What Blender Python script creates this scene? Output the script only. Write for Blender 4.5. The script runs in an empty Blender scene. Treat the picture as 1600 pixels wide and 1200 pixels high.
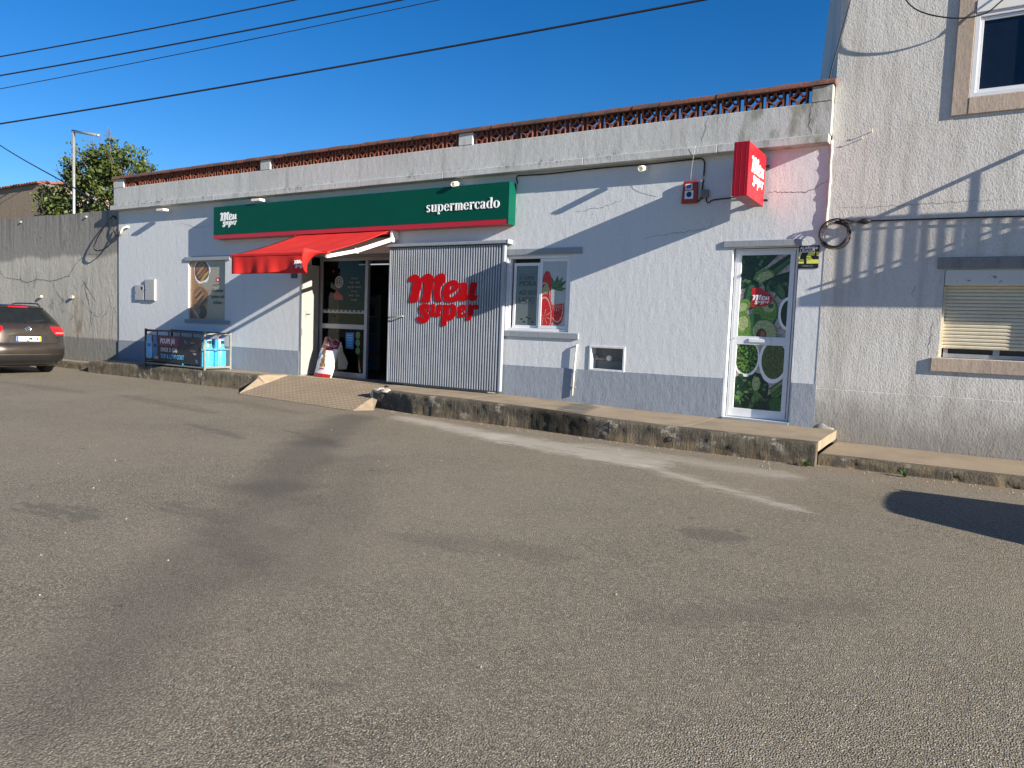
import bpy, bmesh, math, random
from mathutils import Vector, Matrix, noise as mnoise
random.seed(7)
R = math.radians
scene = bpy.context.scene
C = scene.collection

# ------------------------------------------------------------------ camera
cam_d = bpy.data.cameras.new('camera'); cam = bpy.data.objects.new('camera', cam_d); C.objects.link(cam)
scene.camera = cam
cam_d.sensor_width = 36.0; cam_d.lens = 1139.7/1600*36.0; cam_d.clip_start = 0.05; cam_d.clip_end = 3000
yaw, pit, rol = R(31.725), R(4.281), R(2.185)
fw = Vector((-math.sin(yaw)*math.cos(pit), math.cos(yaw)*math.cos(pit), -math.sin(pit)))
rt = Vector((math.cos(yaw), math.sin(yaw), 0)); up = rt.cross(fw)
r2 = rt*math.cos(rol)+up*math.sin(rol); u2 = up*math.cos(rol)-rt*math.sin(rol)
mw = Matrix((r2, u2, -fw)).transposed().to_4x4(); mw.translation = (0, -10.8, 1.195)
cam.matrix_world = mw

# ------------------------------------------------------------------ world, sun, exposure
SUN = Vector((-5.6, 1.0, -1.92)).normalized()          # direction the light travels
world = bpy.data.worlds.new('World'); scene.world = world; world.use_nodes = True
wn = world.node_tree.nodes; wl = world.node_tree.links
bg = wn['Background']
sky = wn.new('ShaderNodeTexSky'); sky.sky_type = 'NISHITA'; sky.sun_disc = False
sky.sun_elevation = math.asin(-SUN.z); sky.sun_rotation = math.atan2(-SUN.x, -SUN.y)
sky.air_density = 0.9; sky.dust_density = 0.05; sky.ozone_density = 4.0; sky.altitude = 50
hs = wn.new('ShaderNodeHueSaturation'); hs.inputs['Hue'].default_value = 0.507; hs.inputs['Saturation'].default_value = 1.285; hs.inputs['Value'].default_value = 1.0
wl.new(sky.outputs[0], hs.inputs['Color']); wl.new(hs.outputs[0], bg.inputs[0])
bg.inputs[1].default_value = 0.060
sun_d = bpy.data.lights.new('sun', 'SUN'); sun_d.energy = 5.0; sun_d.angle = R(0.3); sun_d.color = (1.0, 0.90, 0.77)
sun = bpy.data.objects.new('sun', sun_d); C.objects.link(sun)
sun.rotation_euler = SUN.to_track_quat('-Z', 'Y').to_euler(); sun.location = (20, -10, 15)
vs = scene.view_settings
vs.view_transform = 'Standard'; vs.look = 'None'; vs.exposure = 1.27; vs.gamma = 1; vs.use_curve_mapping = False
scene.render.engine = 'CYCLES'
scene.cycles.max_bounces = 8; scene.cycles.diffuse_bounces = 4; scene.cycles.transparent_max_bounces = 12

# ------------------------------------------------------------------ helpers
class MB:
    def __init__(s): s.v = []; s.f = []; s.m = []
    def add(s, vs_, fs, mi=0):
        o = len(s.v); s.v += [tuple(x) for x in vs_]
        for f in fs: s.f.append(tuple(i+o for i in f)); s.m.append(mi)
        return s
    def quad(s, a, b, c, d, mi=0): return s.add([a, b, c, d], [(0, 1, 2, 3)], mi)
    def box(s, x0, x1, y0, y1, z0, z1, mi=0):
        v = [(x, y, z) for x in (x0, x1) for y in (y0, y1) for z in (z0, z1)]
        return s.add(v, [(0, 1, 3, 2), (4, 6, 7, 5), (0, 4, 5, 1), (2, 3, 7, 6), (0, 2, 6, 4), (1, 5, 7, 3)], mi)
    def bar(s, a, b, w, h, up=(0, 0, 1), mi=0):
        a, b = Vector(a), Vector(b); d = (b-a).normalized(); u = Vector(up)
        sd = d.cross(u)
        if sd.length < 1e-4: sd = d.cross(Vector((0, 1, 0)))
        sd.normalize(); u = sd.cross(d)
        v = [p+sd*(w/2)*i+u*(h/2)*j for p in (a, b) for i in (-1, 1) for j in (-1, 1)]
        return s.add(v, [(0, 1, 3, 2), (4, 6, 7, 5), (0, 4, 5, 1), (2, 3, 7, 6), (0, 2, 6, 4), (1, 5, 7, 3)], mi)
    def tube(s, path, r, n=6, mi=0, cap=True, closed=False):
        path = [Vector(p) for p in path]; N = len(path)
        rs = r if isinstance(r, (list, tuple)) else [r]*N
        vs_, fs = [], []
        for i, p in enumerate(path):
            if closed: t = path[(i+1) % N]-path[i-1]
            else: t = path[min(i+1, N-1)]-path[max(i-1, 0)]
            if t.length < 1e-7: t = Vector((0, 0, 1))
            t.normalize()
            ref = Vector((0, 0, 1)) if abs(t.z) < .92 else Vector((1, 0, 0))
            a = t.cross(ref).normalized(); b = a.cross(t)
            for k in range(n):
                q = 2*math.pi*k/n; vs_.append(p+(a*math.cos(q)+b*math.sin(q))*rs[i])
        for i in range(N if closed else N-1):
            j = (i+1) % N
            for k in range(n): fs.append((i*n+k, i*n+(k+1) % n, j*n+(k+1) % n, j*n+k))
        if cap and not closed: fs += [tuple(range(n))[::-1], tuple((N-1)*n+k for k in range(n))]
        return s.add(vs_, fs, mi)
    def lathe(s, prof, c, n=20, ax=(0, 0, 1), mi=0, sx=1.0, sy=1.0):
        ax = Vector(ax).normalized(); ref = Vector((1, 0, 0)) if abs(ax.x) < .9 else Vector((0, 1, 0))
        a = (ref-ax*ref.dot(ax)).normalized(); b = ax.cross(a); c = Vector(c); vs_, fs = [], []
        for r, h in prof:
            for k in range(n):
                q = 2*math.pi*k/n; vs_.append(c+ax*h+(a*math.cos(q)*sx+b*math.sin(q)*sy)*r)
        for i in range(len(prof)-1):
            for k in range(n): fs.append((i*n+k, i*n+(k+1) % n, (i+1)*n+(k+1) % n, (i+1)*n+k))
        fs += [tuple(range(n))[::-1], tuple((len(prof)-1)*n+k for k in range(n))]
        return s.add(vs_, fs, mi)
    def grid(s, P, mi=0, flip=False):
        n, m = len(P), len(P[0]); vs_ = [p for row in P for p in row]
        fs = [(i*m+j, i*m+j+1, (i+1)*m+j+1, (i+1)*m+j) for i in range(n-1) for j in range(m-1)]
        if flip: fs = [f[::-1] for f in fs]
        return s.add(vs_, fs, mi)
    def poly(s, pts, mi=0): return s.add(pts, [tuple(range(len(pts)))], mi)
    def prism(s, pts, off, mi=0):
        n = len(pts); off = Vector(off); a = [Vector(p) for p in pts]; b = [p+off for p in a]
        fs = [tuple(range(n))[::-1], tuple(range(n, 2*n))]+[(i, (i+1) % n, (i+1) % n+n, i+n) for i in range(n)]
        return s.add(a+b, fs, mi)
    def build(s, name, mats, parent=None, smooth=False, bevel=0, fix=True):
        me = bpy.data.meshes.new(name); me.from_pydata(s.v, [], s.f)
        if not isinstance(mats, (list, tuple)): mats = [mats]
        for x in mats: me.materials.append(x)
        if len(mats) > 1: me.polygons.foreach_set('material_index', s.m)
        if fix:
            bm = bmesh.new(); bm.from_mesh(me); bmesh.ops.recalc_face_normals(bm, faces=bm.faces); bm.to_mesh(me); bm.free()
        if smooth: me.polygons.foreach_set('use_smooth', [True]*len(me.polygons))
        me.update()
        return link(name, me, parent, bevel)

def link(name, me, parent=None, bevel=0):
    o = bpy.data.objects.new(name, me); C.objects.link(o)
    if parent is not None: attach(o, parent)
    if bevel:
        b = o.modifiers.new('bevel', 'BEVEL'); b.width = bevel; b.segments = 2; b.limit_method = 'ANGLE'
    return o
WM = {}
def attach(o, parent):
    o.parent = parent
    r = parent
    m = Matrix.Identity(4)
    while r is not None:
        m = r.matrix_basis @ m if r.parent is None else m
        r = r.parent
    if parent.parent is None: o.matrix_parent_inverse = parent.matrix_basis.inverted()
def tag(o, label=None, cat=None, group=None, kind=None):
    if label: o['label'] = label
    if cat: o['category'] = cat
    if group: o['group'] = group
    if kind: o['kind'] = kind
    return o
def thing(name, label, cat, loc=(0, 0, 0), group=None):
    o = bpy.data.objects.new(name, None); C.objects.link(o); o.location = loc; o.empty_display_size = .1
    return tag(o, label, cat, group)
def copy_tree(o, parent=None):
    c = o.copy(); C.objects.link(c)
    if parent is not None: c.parent = parent
    for ch in list(o.children): copy_tree(ch, c)
    return c

# ------------------------------------------------------------------ materials
class NT:
    def __init__(s, name):
        s.m = bpy.data.materials.new(name); s.m.use_nodes = True; s.t = s.m.node_tree; s.n = s.t.nodes; s.l = s.t.links
        s.b = s.n['Principled BSDF']; s.pos = s.n.new('ShaderNodeNewGeometry').outputs['Position']
    def link(s, a, b): s.l.new(a, b)
    def inp(s, sock, v):
        if hasattr(v, 'is_output') or isinstance(v, bpy.types.NodeSocket): s.l.new(v, sock)
        else: sock.default_value = v
    def math(s, op, a, b=0.0, c=0.0, clamp=False):
        n = s.n.new('ShaderNodeMath'); n.operation = op; n.use_clamp = clamp
        for i, v in enumerate((a, b, c)): s.inp(n.inputs[i], v)
        return n.outputs[0]
    def scale(s, sc, off=(0, 0, 0)):
        n = s.n.new('ShaderNodeMapping'); n.inputs['Scale'].default_value = sc; n.inputs['Location'].default_value = off
        s.l.new(s.pos, n.inputs[0]); return n.outputs[0]
    def noise(s, sc=(1, 1, 1), scale=1.0, detail=4, rough=.55, off=(0, 0, 0), dist=0.0):
        n = s.n.new('ShaderNodeTexNoise'); n.inputs['Scale'].default_value = scale; n.inputs['Detail'].default_value = detail
        n.inputs['Roughness'].default_value = rough; n.inputs['Distortion'].default_value = dist
        s.l.new(s.scale(sc, off), n.inputs['Vector']); return n.outputs['Fac']
    def voro(s, scale, sc=(1, 1, 1), feat='F1', out='Distance'):
        n = s.n.new('ShaderNodeTexVoronoi'); n.feature = feat; n.inputs['Scale'].default_value = scale
        s.l.new(s.scale(sc), n.inputs['Vector']); return n.outputs[out]
    def ramp(s, fac, a, b, c0=0.0, c1=1.0):
        n = s.n.new('ShaderNodeMapRange'); n.interpolation_type = 'SMOOTHSTEP'
        s.inp(n.inputs['Value'], fac); n.inputs['From Min'].default_value = a; n.inputs['From Max'].default_value = b
        n.inputs['To Min'].default_value = c0; n.inputs['To Max'].default_value = c1
        return n.outputs['Result']
    def mix(s, fac, a, b, mode='MIX'):
        n = s.n.new('ShaderNodeMix'); n.data_type = 'RGBA'; n.blend_type = mode
        s.inp(n.inputs[0], fac)
        for sock, v in ((n.inputs[6], a), (n.inputs[7], b)):
            s.inp(sock, (*v, 1) if isinstance(v, tuple) and len(v) == 3 else v)
        return n.outputs[2]
    def bump(s, h, strength=.5, dist=.01, prev=None):
        n = s.n.new('ShaderNodeBump'); n.inputs['Strength'].default_value = strength; n.inputs['Distance'].default_value = dist
        s.inp(n.inputs['Height'], h)
        if prev is not None: s.l.new(prev, n.inputs['Normal'])
        return n.outputs[0]
    def xyz(s):
        n = s.n.new('ShaderNodeSeparateXYZ'); s.l.new(s.pos, n.inputs[0]); return n.outputs
    def seg(s, x, y, p0, p1, w0, w1, wob=None):
        """mask of a band from p0 to p1: 1 inside w0, 0 beyond w1"""
        dx, dy = p1[0]-p0[0], p1[1]-p0[1]; L = math.hypot(dx, dy); dx /= L; dy /= L
        rx = s.math('SUBTRACT', x, p0[0]); ry = s.math('SUBTRACT', y, p0[1])
        t = s.math('ADD', s.math('MULTIPLY', rx, dx), s.math('MULTIPLY', ry, dy))
        d = s.math('ABSOLUTE', s.math('SUBTRACT', s.math('MULTIPLY', rx, dy), s.math('MULTIPLY', ry, dx)))
        over = s.math('MAXIMUM', s.math('MULTIPLY', t, -1.0), s.math('SUBTRACT', t, L)); over = s.math('MAXIMUM', over, 0.0)
        d = s.math('ADD', d, over)
        if wob is not None: d = s.math('ADD', d, wob)
        return s.ramp(d, w0, w1, 1.0, 0.0)
    def done(s, col=None, rough=None, nor=None, metal=None, spec=None):
        if col is not None: s.inp(s.b.inputs['Base Color'], (*col, 1) if isinstance(col, tuple) and len(col) == 3 else col)
        if rough is not None: s.inp(s.b.inputs['Roughness'], rough)
        if metal is not None: s.b.inputs['Metallic'].default_value = metal
        if spec is not None: s.b.inputs['Specular IOR Level'].default_value = spec
        if nor is not None: s.l.new(nor, s.b.inputs['Normal'])
        return s.m

def plain(name, col, rough=.6, metal=0.0, var=.12, sc=6.0, bump=0.0, bsc=60.0, spec=.5):
    t = NT(name); n = t.noise(scale=sc, detail=5)
    lo = tuple(c*(1-var) for c in col); hi = tuple(min(1, c*(1+var)) for c in col)
    c = t.mix(t.ramp(n, .3, .7), lo, hi)
    nor = t.bump(t.noise(scale=bsc, detail=3), bump, .01) if bump else None
    r = t.ramp(t.noise(scale=sc*1.7, detail=3), .2, .8, max(.03, rough*.85), min(1, rough*1.15))
    return t.done(c, r, nor, metal, spec)

def plaster(name, base, dirt, low_dirt=.0, streak=.25, bumps=.55, grain=(55, 55, 24), seed=0.0, zlow=.6, top=None, lump=.35):
    """painted render: trowel lumps, fine grain, rain streaks, splash dirt near the ground"""
    t = NT(name); X = t.xyz()
    big = t.noise(scale=.55, detail=5, off=(seed, 0, 0)); st = t.noise((5, 5, .35), 1.0, 5, .6, (seed, 3, 0))
    fine = t.noise(scale=14, detail=5, off=(0, seed, 0))
    f = t.math('MULTIPLY', t.ramp(st, .45, .75), streak); f2 = t.math('MULTIPLY', t.ramp(big, .45, .8), streak*.8)
    c = t.mix(f, base, dirt); c = t.mix(f2, c, dirt)
    c = t.mix(t.ramp(fine, .3, .75, 0, .10), c, dirt)
    if low_dirt:
        z = t.math('ADD', X[2], t.math('MULTIPLY', t.noise(scale=2.2, detail=6), -.9))
        c = t.mix(t.ramp(z, -.55, zlow-.45, low_dirt, 0), c, tuple(d*.55 for d in dirt))
    if top:
        c = top(t, X, c)
    g = t.noise(grain, 1.0, 3, .6)
    c = t.mix(t.ramp(g, .50, .30, 0, .28), c, tuple(d*.6 for d in dirt))
    l = t.noise((9, 9, 5), 1.0, 4, .55, (seed, 0, 2))
    nor = t.bump(l, lump, .03); nor = t.bump(g, bumps, .006, nor)
    return t.done(c, .85, nor, spec=.25)

M = {}
M['wall'] = plaster('white_painted_render', (.60, .635, .66), (.46, .475, .475), 0, .18, .36, (50, 50, 30), lump=.16)
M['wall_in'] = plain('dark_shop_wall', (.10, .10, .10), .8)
M['plinth'] = plaster('grey_blue_plinth_paint', (.275, .315, .37), (.22, .24, .26), .15, .22, .45, zlow=.1, lump=.2)
M['trim'] = plaster('grey_trim_paint', (.27, .30, .335), (.22, .23, .24), 0, .2, .25, lump=.1)
def parapet_top(t, X, c):
    # black rain runs below the ledge and along the cornice joint, moss at the right end
    st = t.noise((9, 9, .25), 1.0, 5, .65, (2, 0, 0)); b = t.noise(scale=1.1, detail=4, off=(5, 0, 0))
    jo = t.ramp(t.math('ABSOLUTE', t.math('SUBTRACT', X[2], 3.965)), .0, .10, 1, 0)
    run = t.math('MULTIPLY', t.math('MULTIPLY', jo, t.ramp(st, .48, .66)), t.ramp(b, .35, .65))
    c = t.mix(t.math('MULTIPLY', run, .8), c, (.07, .07, .065))
    moss = t.math('MULTIPLY', t.ramp(X[0], -4.2, -2.4), t.ramp(t.noise((2.5, 2.5, 1.2), 1.3, 6, .62), .46, .68))
    c = t.mix(t.math('MULTIPLY', moss, .75), c, (.14, .15, .09))
    return c
M['parapet'] = plaster('weathered_concrete_render', (.52, .535, .525), (.30, .305, .29), 0, .55, .4, (60, 60, 30), seed=3, top=parapet_top, lump=.15)
M['house'] = plaster('grainy_house_render', (.61, .60, .565), (.36, .335, .29), .75, .60, .72, (52, 52, 36), seed=9, zlow=.75, lump=.16)
def lw_top(t, X, c):
    n = t.math('MULTIPLY', t.noise((.9, .9, .2), 1.0, 5), .5)
    z = t.math('ADD', X[2], n)
    st = t.noise((7, 7, .22), 1.0, 5, .65)
    c = t.mix(t.math('MULTIPLY', t.ramp(z, 2.9, 3.05), .8), c, (.205, .20, .185))
    c = t.mix(t.math('MULTIPLY', t.ramp(z, 2.9, 4.1), t.ramp(st, .42, .68, 0, .8)), c, (.10, .10, .095))
    rust = t.math('MULTIPLY', t.ramp(t.math('ABSOLUTE', t.math('SUBTRACT', X[0], -20.9)), .05, .6, 1, 0), t.ramp(t.noise((4, 4, .8), 1, 6, .6), .4, .65))
    c = t.mix(t.math('MULTIPLY', t.math('MULTIPLY', rust, t.ramp(X[2], 1.75, 1.45)), .75), c, (.33, .23, .12))
    c = t.mix(t.math('MULTIPLY', t.ramp(X[2], .55, .50), .75), c, (.17, .185, .18))
    pl = t.math('MAXIMUM', t.ramp(t.noise(scale=1.7, detail=7, rough=.7), .58, .64), t.ramp(t.noise(scale=6, detail=7, rough=.75), .62, .68))
    return t.mix(t.math('MULTIPLY', pl, .5), c, (.17, .15, .12))
M['conc_wall'] = plaster('old_concrete_wall', (.50, .475, .41), (.28, .265, .225), .2, .55, .8, (40, 40, 20), seed=17, top=lw_top)
M['brown_wall'] = plaster('bare_brown_render', (.30, .235, .17), (.17, .13, .10), 0, .5, .9, seed=21)
M['stone'] = plaster('pinkish_stone_trim', (.47, .38, .30), (.24, .20, .17), 0, .4, .35, seed=5, lump=.15)
M['lintel_grey'] = plaster('grey_concrete_lintel', (.27, .26, .25), (.14, .14, .135), 0, .5, .5, seed=8)
M['crack'] = plain('crack_gap', (.10, .095, .09), .95)
M['terracotta'] = None
t = NT('terracotta'); n = t.noise(scale=9, detail=5); l = t.noise(scale=26, detail=4)
c = t.mix(t.ramp(n, .3, .7), (.17, .05, .028), (.26, .085, .045)); c = t.mix(t.ramp(l, .55, .75, 0, .45), c, (.09, .055, .045))
M['terracotta'] = t.done(c, .8, t.bump(l, .3, .01))
t = NT('lichened_terracotta'); n = t.noise(scale=3.2, detail=6, rough=.65); l = t.noise(scale=30, detail=4)
c = t.mix(t.ramp(l, .3, .7), (.12, .047, .032), (.185, .073, .048)); c = t.mix(t.ramp(n, .42, .64, 0, .85), c, (.05, .045, .042))
M['coping'] = t.done(c, .85, t.bump(l, .4, .01))
# pavement concrete, kerb, road
t = NT('pavement_concrete'); n = t.noise(scale=1.6, detail=7, rough=.62); g = t.noise(scale=55, detail=4); X = t.xyz()
c = t.mix(t.ramp(n, .35, .7), (.285, .228, .155), (.205, .163, .11)); c = t.mix(t.ramp(g, .45, .75, 0, .35), c, (.20, .17, .13))
wet = t.seg(X[0], X[1], (-5.15, -.25), (-4.85, -1.45), .30, .46, t.math('MULTIPLY', t.noise(scale=3, detail=5), .3))
c = t.mix(t.math('MULTIPLY', wet, .85), c, (.085, .08, .072))
c = t.mix(t.ramp(t.noise((.6, 4, 1), 1.6, 5), .5, .75, 0, .35), c, (.36, .30, .225))
M['pave'] = t.done(c, .9, t.bump(g, .45, .01))
t = NT('old_kerb_concrete'); n = t.noise((2.2, 2.2, 2.5), 2.0, 7, .72); st = t.noise((30, 30, 3), 1, 6, .65); g = t.noise(scale=38, detail=6, rough=.7)
X = t.xyz()
c = t.mix(t.ramp(n, .3, .75), (.145, .128, .096), (.082, .072, .055)); c = t.mix(t.ramp(st, .5, .7, 0, .7), c, (.05, .046, .04))
c = t.mix(t.ramp(t.noise(scale=4.2, detail=6, rough=.7, off=(4, 0, 0)), .55, .66, 0, .85), c, (.34, .315, .27))
lo = t.math('MULTIPLY', t.ramp(X[2], -.10, -.27), t.ramp(t.noise(scale=7, detail=5), .4, .62)); c = t.mix(t.math('MULTIPLY', lo, .55), c, (.22, .16, .085))
wk = t.ramp(t.math('ABSOLUTE', t.math('ADD', t.math('ADD', X[0], 4.85), t.math('MULTIPLY', t.noise(scale=3, detail=4), .25))), .45, .62, 1, 0)
c = t.mix(t.math('MULTIPLY', wk, .85), c, (.028, .025, .018))
c = t.mix(t.math('MULTIPLY', t.ramp(t.noise((1.3, 1.3, 3), 1.4, 7, .7, (9, 0, 0)), .50, .62), .6), c, (.052, .047, .038))
M['kerb'] = t.done(c, .92, t.bump(t.math('ADD', g, st), .9, .02), spec=.2)
t = NT('worn_asphalt'); X = t.xyz()
vn = t.n.new('ShaderNodeTexVoronoi'); vn.inputs['Scale'].default_value = 125; t.link(t.scale((1, 1, 1)), vn.inputs['Vector'])
vd = vn.outputs['Distance']; vc = vn.outputs['Color']
sepc = t.n.new('ShaderNodeSeparateColor'); t.link(vc, sepc.inputs[0]); cell = sepc.outputs[0]; cell2 = sepc.outputs[1]
big = t.noise(scale=.35, detail=6, rough=.6); mid = t.noise(scale=2.3, detail=5); fine = t.noise(scale=38, detail=6, rough=.7)
c = t.mix(t.ramp(cell, .1, .95), (.118, .105, .077), (.30, .268, .20))
c = t.mix(t.ramp(cell2, .90, .96, 0, .75), c, (.50, .45, .36))
c = t.mix(t.ramp(vd, .42, .78, 0, .75), c, (.066, .058, .046))
c = t.mix(t.ramp(fine, .50, .72, 0, .42), c, (.092, .081, .064))
c = t.mix(t.ramp(mid, .36, .72, 0, .22), c, (.25, .22, .17))
c = t.mix(t.ramp(big, .35, .7, 0, .35), c, (.27, .235, .178))
wob = t.math('MULTIPLY', t.math('SUBTRACT', t.noise(scale=1.1, detail=5), .5), .9)
wob2 = t.math('MULTIPLY', t.math('SUBTRACT', t.noise((3, 9, 1), 1.4, 6, .65), .5), .9)
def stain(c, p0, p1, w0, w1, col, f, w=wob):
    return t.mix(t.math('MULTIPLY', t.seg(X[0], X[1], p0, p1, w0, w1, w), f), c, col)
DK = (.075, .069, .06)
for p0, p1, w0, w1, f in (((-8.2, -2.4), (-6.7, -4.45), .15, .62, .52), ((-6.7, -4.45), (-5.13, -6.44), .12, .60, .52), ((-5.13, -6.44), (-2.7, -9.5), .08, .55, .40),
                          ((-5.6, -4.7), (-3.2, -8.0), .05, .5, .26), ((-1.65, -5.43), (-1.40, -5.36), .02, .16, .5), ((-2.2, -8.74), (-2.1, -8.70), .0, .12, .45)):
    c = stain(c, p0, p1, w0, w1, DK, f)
for p0, p1, w0, w1, f in (((-5.95, -8.05), (-5.3, -7.95), .03, .16, .45), ((-5.2, -7.4), (-4.5, -7.45), .02, .2, .40), ((-4.4, -7.6), (-3.6, -7.9), .02, .25, .32), ((-9.0, -4.6), (-7.6, -4.9), .02, .2, .45), ((-7.6, -4.1), (-6.3, -4.5), .02, .18, .45), ((-13, -3.2), (-10, -3.6), .02, .25, .4),
                          ((-3.3, -6.9), (-2.2, -6.6), .02, .25, .3), ((-1.3, -7.2), (-.4, -6.3), .02, .25, .3), ((-12, -2.3), (-9, -2.6), .02, .25, .35), ((-17, -3.6), (-14, -3.5), .05, .3, .35)):
    c = stain(c, p0, p1, w0, w1, DK, f, wob2)
DU = (.46, .43, .37)
for p0, p1, w0, w1, f in (((-7.6, -1.75), (-5.4, -2.45), .04, .42, .65), ((-5.4, -2.4), (-3.0, -2.85), .08, .50, .6), ((-3.0, -3.1), (-1.15, -4.08), -.06, .22, .6), ((-5.4, -2.69), (-3.0, -3.12), -.06, .2, .5), ((-4.2, -2.2), (-1.6, -2.5), .02, .4, .38)):
    c = stain(c, p0, p1, w0, w1, DU, f, t.math('MULTIPLY', wob2, .8))
# earth washed up against the kerb
ed = t.seg(X[0], X[1], (-8.6, -1.45), (8, -1.85), .06, .36, t.math('MULTIPLY', wob2, .5))
c = t.mix(t.math('MULTIPLY', ed, .6), c, (.21, .165, .115))
# little tar blots
blot = t.math('MULTIPLY', t.ramp(t.math('ADD', t.voro(1.9, feat='F1'), t.math('MULTIPLY', t.math('SUBTRACT', t.noise((9, 22, 1), 1.0, 5, .7), .5), .14)), .015, .07, 1, 0), .6); c = t.mix(blot, c, (.03, .03, .03))
h = t.math('ADD', t.math('MULTIPLY', vd, -1.0), t.math('MULTIPLY', fine, .8))
nor = t.bump(mid, .12, .03); nor = t.bump(h, .75, .007, nor)
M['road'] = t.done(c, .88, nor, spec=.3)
t = NT('grooved_ramp_concrete'); X = t.xyz()
def groove(v, per):
    m = t.math('FRACT', t.math('DIVIDE', v, per)); return t.math('ABSOLUTE', t.math('SUBTRACT', m, .5))
gx = groove(t.math('ADD', X[0], t.math('MULTIPLY', X[1], -.12)), .11); gy = groove(X[1], .085)
g = t.ramp(t.math('MINIMUM', gx, gy), .05, .2); n = t.noise(scale=2.2, detail=6)
c = t.mix(t.ramp(n, .35, .7), (.34, .27, .185), (.27, .215, .145)); c = t.mix(g, (.18, .145, .098), c)
M['ramp'] = t.done(c, .9, t.bump(g, .6, .008))
M['ramp_plain'] = plain('smooth_ramp_concrete', (.34, .27, .185), .9, bump=.4)
# small things
M['green'] = plain('green_sign_panel', (.001, .072, .048), .5, var=.03, spec=.12)
M['green_side'] = M['green']
M['red'] = plain('red_acrylic', (.60, .008, .016), .35, var=.03)
M['casing'] = plain('dark_red_aluminium_casing', (.27, .004, .014), .4, var=.05, spec=.3)
M['red_strip'] = plain('red_sign_strip', (.45, .012, .025), .35, var=.04)
M['logo_red'] = plain('red_logo_sheet', (.44, .002, .006), .7, var=.04, spec=.15)
M['white_letter'] = plain('white_letter', (.85, .87, .88), .4, var=.02)
M['awning'] = None
t = NT('red_awning_fabric'); n = t.noise(scale=90, detail=2); w = t.noise((2, 2, 2), 1.5, 4)
c = t.mix(t.ramp(w, .3, .7), (.66, .018, .015), (.74, .03, .022))
t.done(c, .75, t.bump(t.math('ADD', n, w), .25, .01))
tr = t.n.new('ShaderNodeBsdfTranslucent'); tr.inputs[0].default_value = (.5, .01, .01, 1); mx = t.n.new('ShaderNodeMixShader'); mx.inputs[0].default_value = .22
t.link(t.b.outputs[0], mx.inputs[1]); t.link(tr.outputs[0], mx.inputs[2]); t.link(mx.outputs[0], t.n['Material Output'].inputs[0])
M['awning'] = t.m
M['white_metal'] = plain('white_lacquered_metal', (.78, .77, .73), .4, var=.04)
M['alu'] = plain('white_aluminium_frame', (.70, .72, .75), .35, var=.03)
M['grey_alu'] = plain('grey_aluminium_frame', (.34, .34, .36), .4, .3, var=.05)
M['galv'] = plain('galvanised_steel', (.42, .43, .41), .45, .6, var=.12)
M['gate'] = plain('corrugated_steel', (.33, .365, .41), .5, .15, var=.07, sc=3)
M['dark_steel'] = plain('dark_cage_steel', (.055, .06, .065), .5, .3)
M['black'] = plain('black_plastic', (.018, .018, .02), .5, var=.2)
M['rubber'] = plain('cable_rubber', (.014, .014, .016), .6, var=.2)
M['lamp_white'] = plain('cream_lamp_plastic', (.82, .78, .66), .4, var=.03)
M['grey_box'] = plain('grey_meter_box', (.37, .38, .385), .5, var=.04)
M['jbox'] = plain('olive_grey_box', (.17, .17, .15), .6)
M['siren'] = plain('shaded_red_siren', (.30, .03, .014), .35, var=.06)  # red darkened to stand in for the box sign's shadow
M['poster_black'] = plain('print_black', (.012, .014, .018), .35)
M['poster_night'] = plain('print_dark_navy', (.02, .022, .03), .4)
M['yellow'] = plain('print_yellow', (.72, .72, .10), .4, var=.05)
M['plum'] = plain('print_plum', (.20, .02, .09), .4, var=.05)
M['print_white'] = plain('print_white', (.80, .80, .80), .4, var=.03)
M['print_cyan'] = plain('print_cyan', (.10, .42, .72), .4, var=.08)
M['print_blue'] = plain('print_blue', (.03, .16, .40), .4, var=.1)
M['cage_grey'] = plain('worn_grey_cage_steel', (.21, .215, .195), .55, .2, var=.15)
M['leaf_paint'] = plain('dimmed_white_door_paint', (.31, .31, .29), .5, var=.05)  # white door, dimmed in colour to stand in for compressed sun highlights
M['stub'] = plain('dull_pipe_stub', (.40, .36, .28), .7)
M['bottle'] = plain('sky_blue_gas_bottle', (.055, .45, .74), .35, var=.05)
M['pink'] = plain('pink_bottle_ring', (.62, .08, .28), .4)
M['weed'] = plain('weed_leaf', (.07, .13, .03), .7, var=.4)
M['pebble'] = plain('loose_grit', (.30, .26, .21), .9, var=.5, sc=14)
M['rock'] = plain('broken_concrete', (.42, .39, .33), .95, bump=.8, bsc=30, var=.25)
M['shutter'] = plain('cream_roller_shutter', (.62, .56, .42), .55, var=.06)
t = NT('rusty_shutter_box'); n = t.noise(scale=9, detail=6, rough=.7)
c = t.mix(t.ramp(n, .57, .66), (.60, .59, .54), (.20, .10, .05)); M['rusty'] = t.done(c, .7, t.bump(n, .4, .01))
M['rope'] = plain('dark_pole_wire', (.012, .012, .014), .6)
M['film'] = plain('grey_window_film', (.40, .42, .43), .14, var=.04)
M['film_dark'] = plain('dark_window_film', (.11, .14, .155), .10, var=.05)
M['film_taupe'] = plain('taupe_window_poster', (.29, .27, .225), .22, var=.05)
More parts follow.
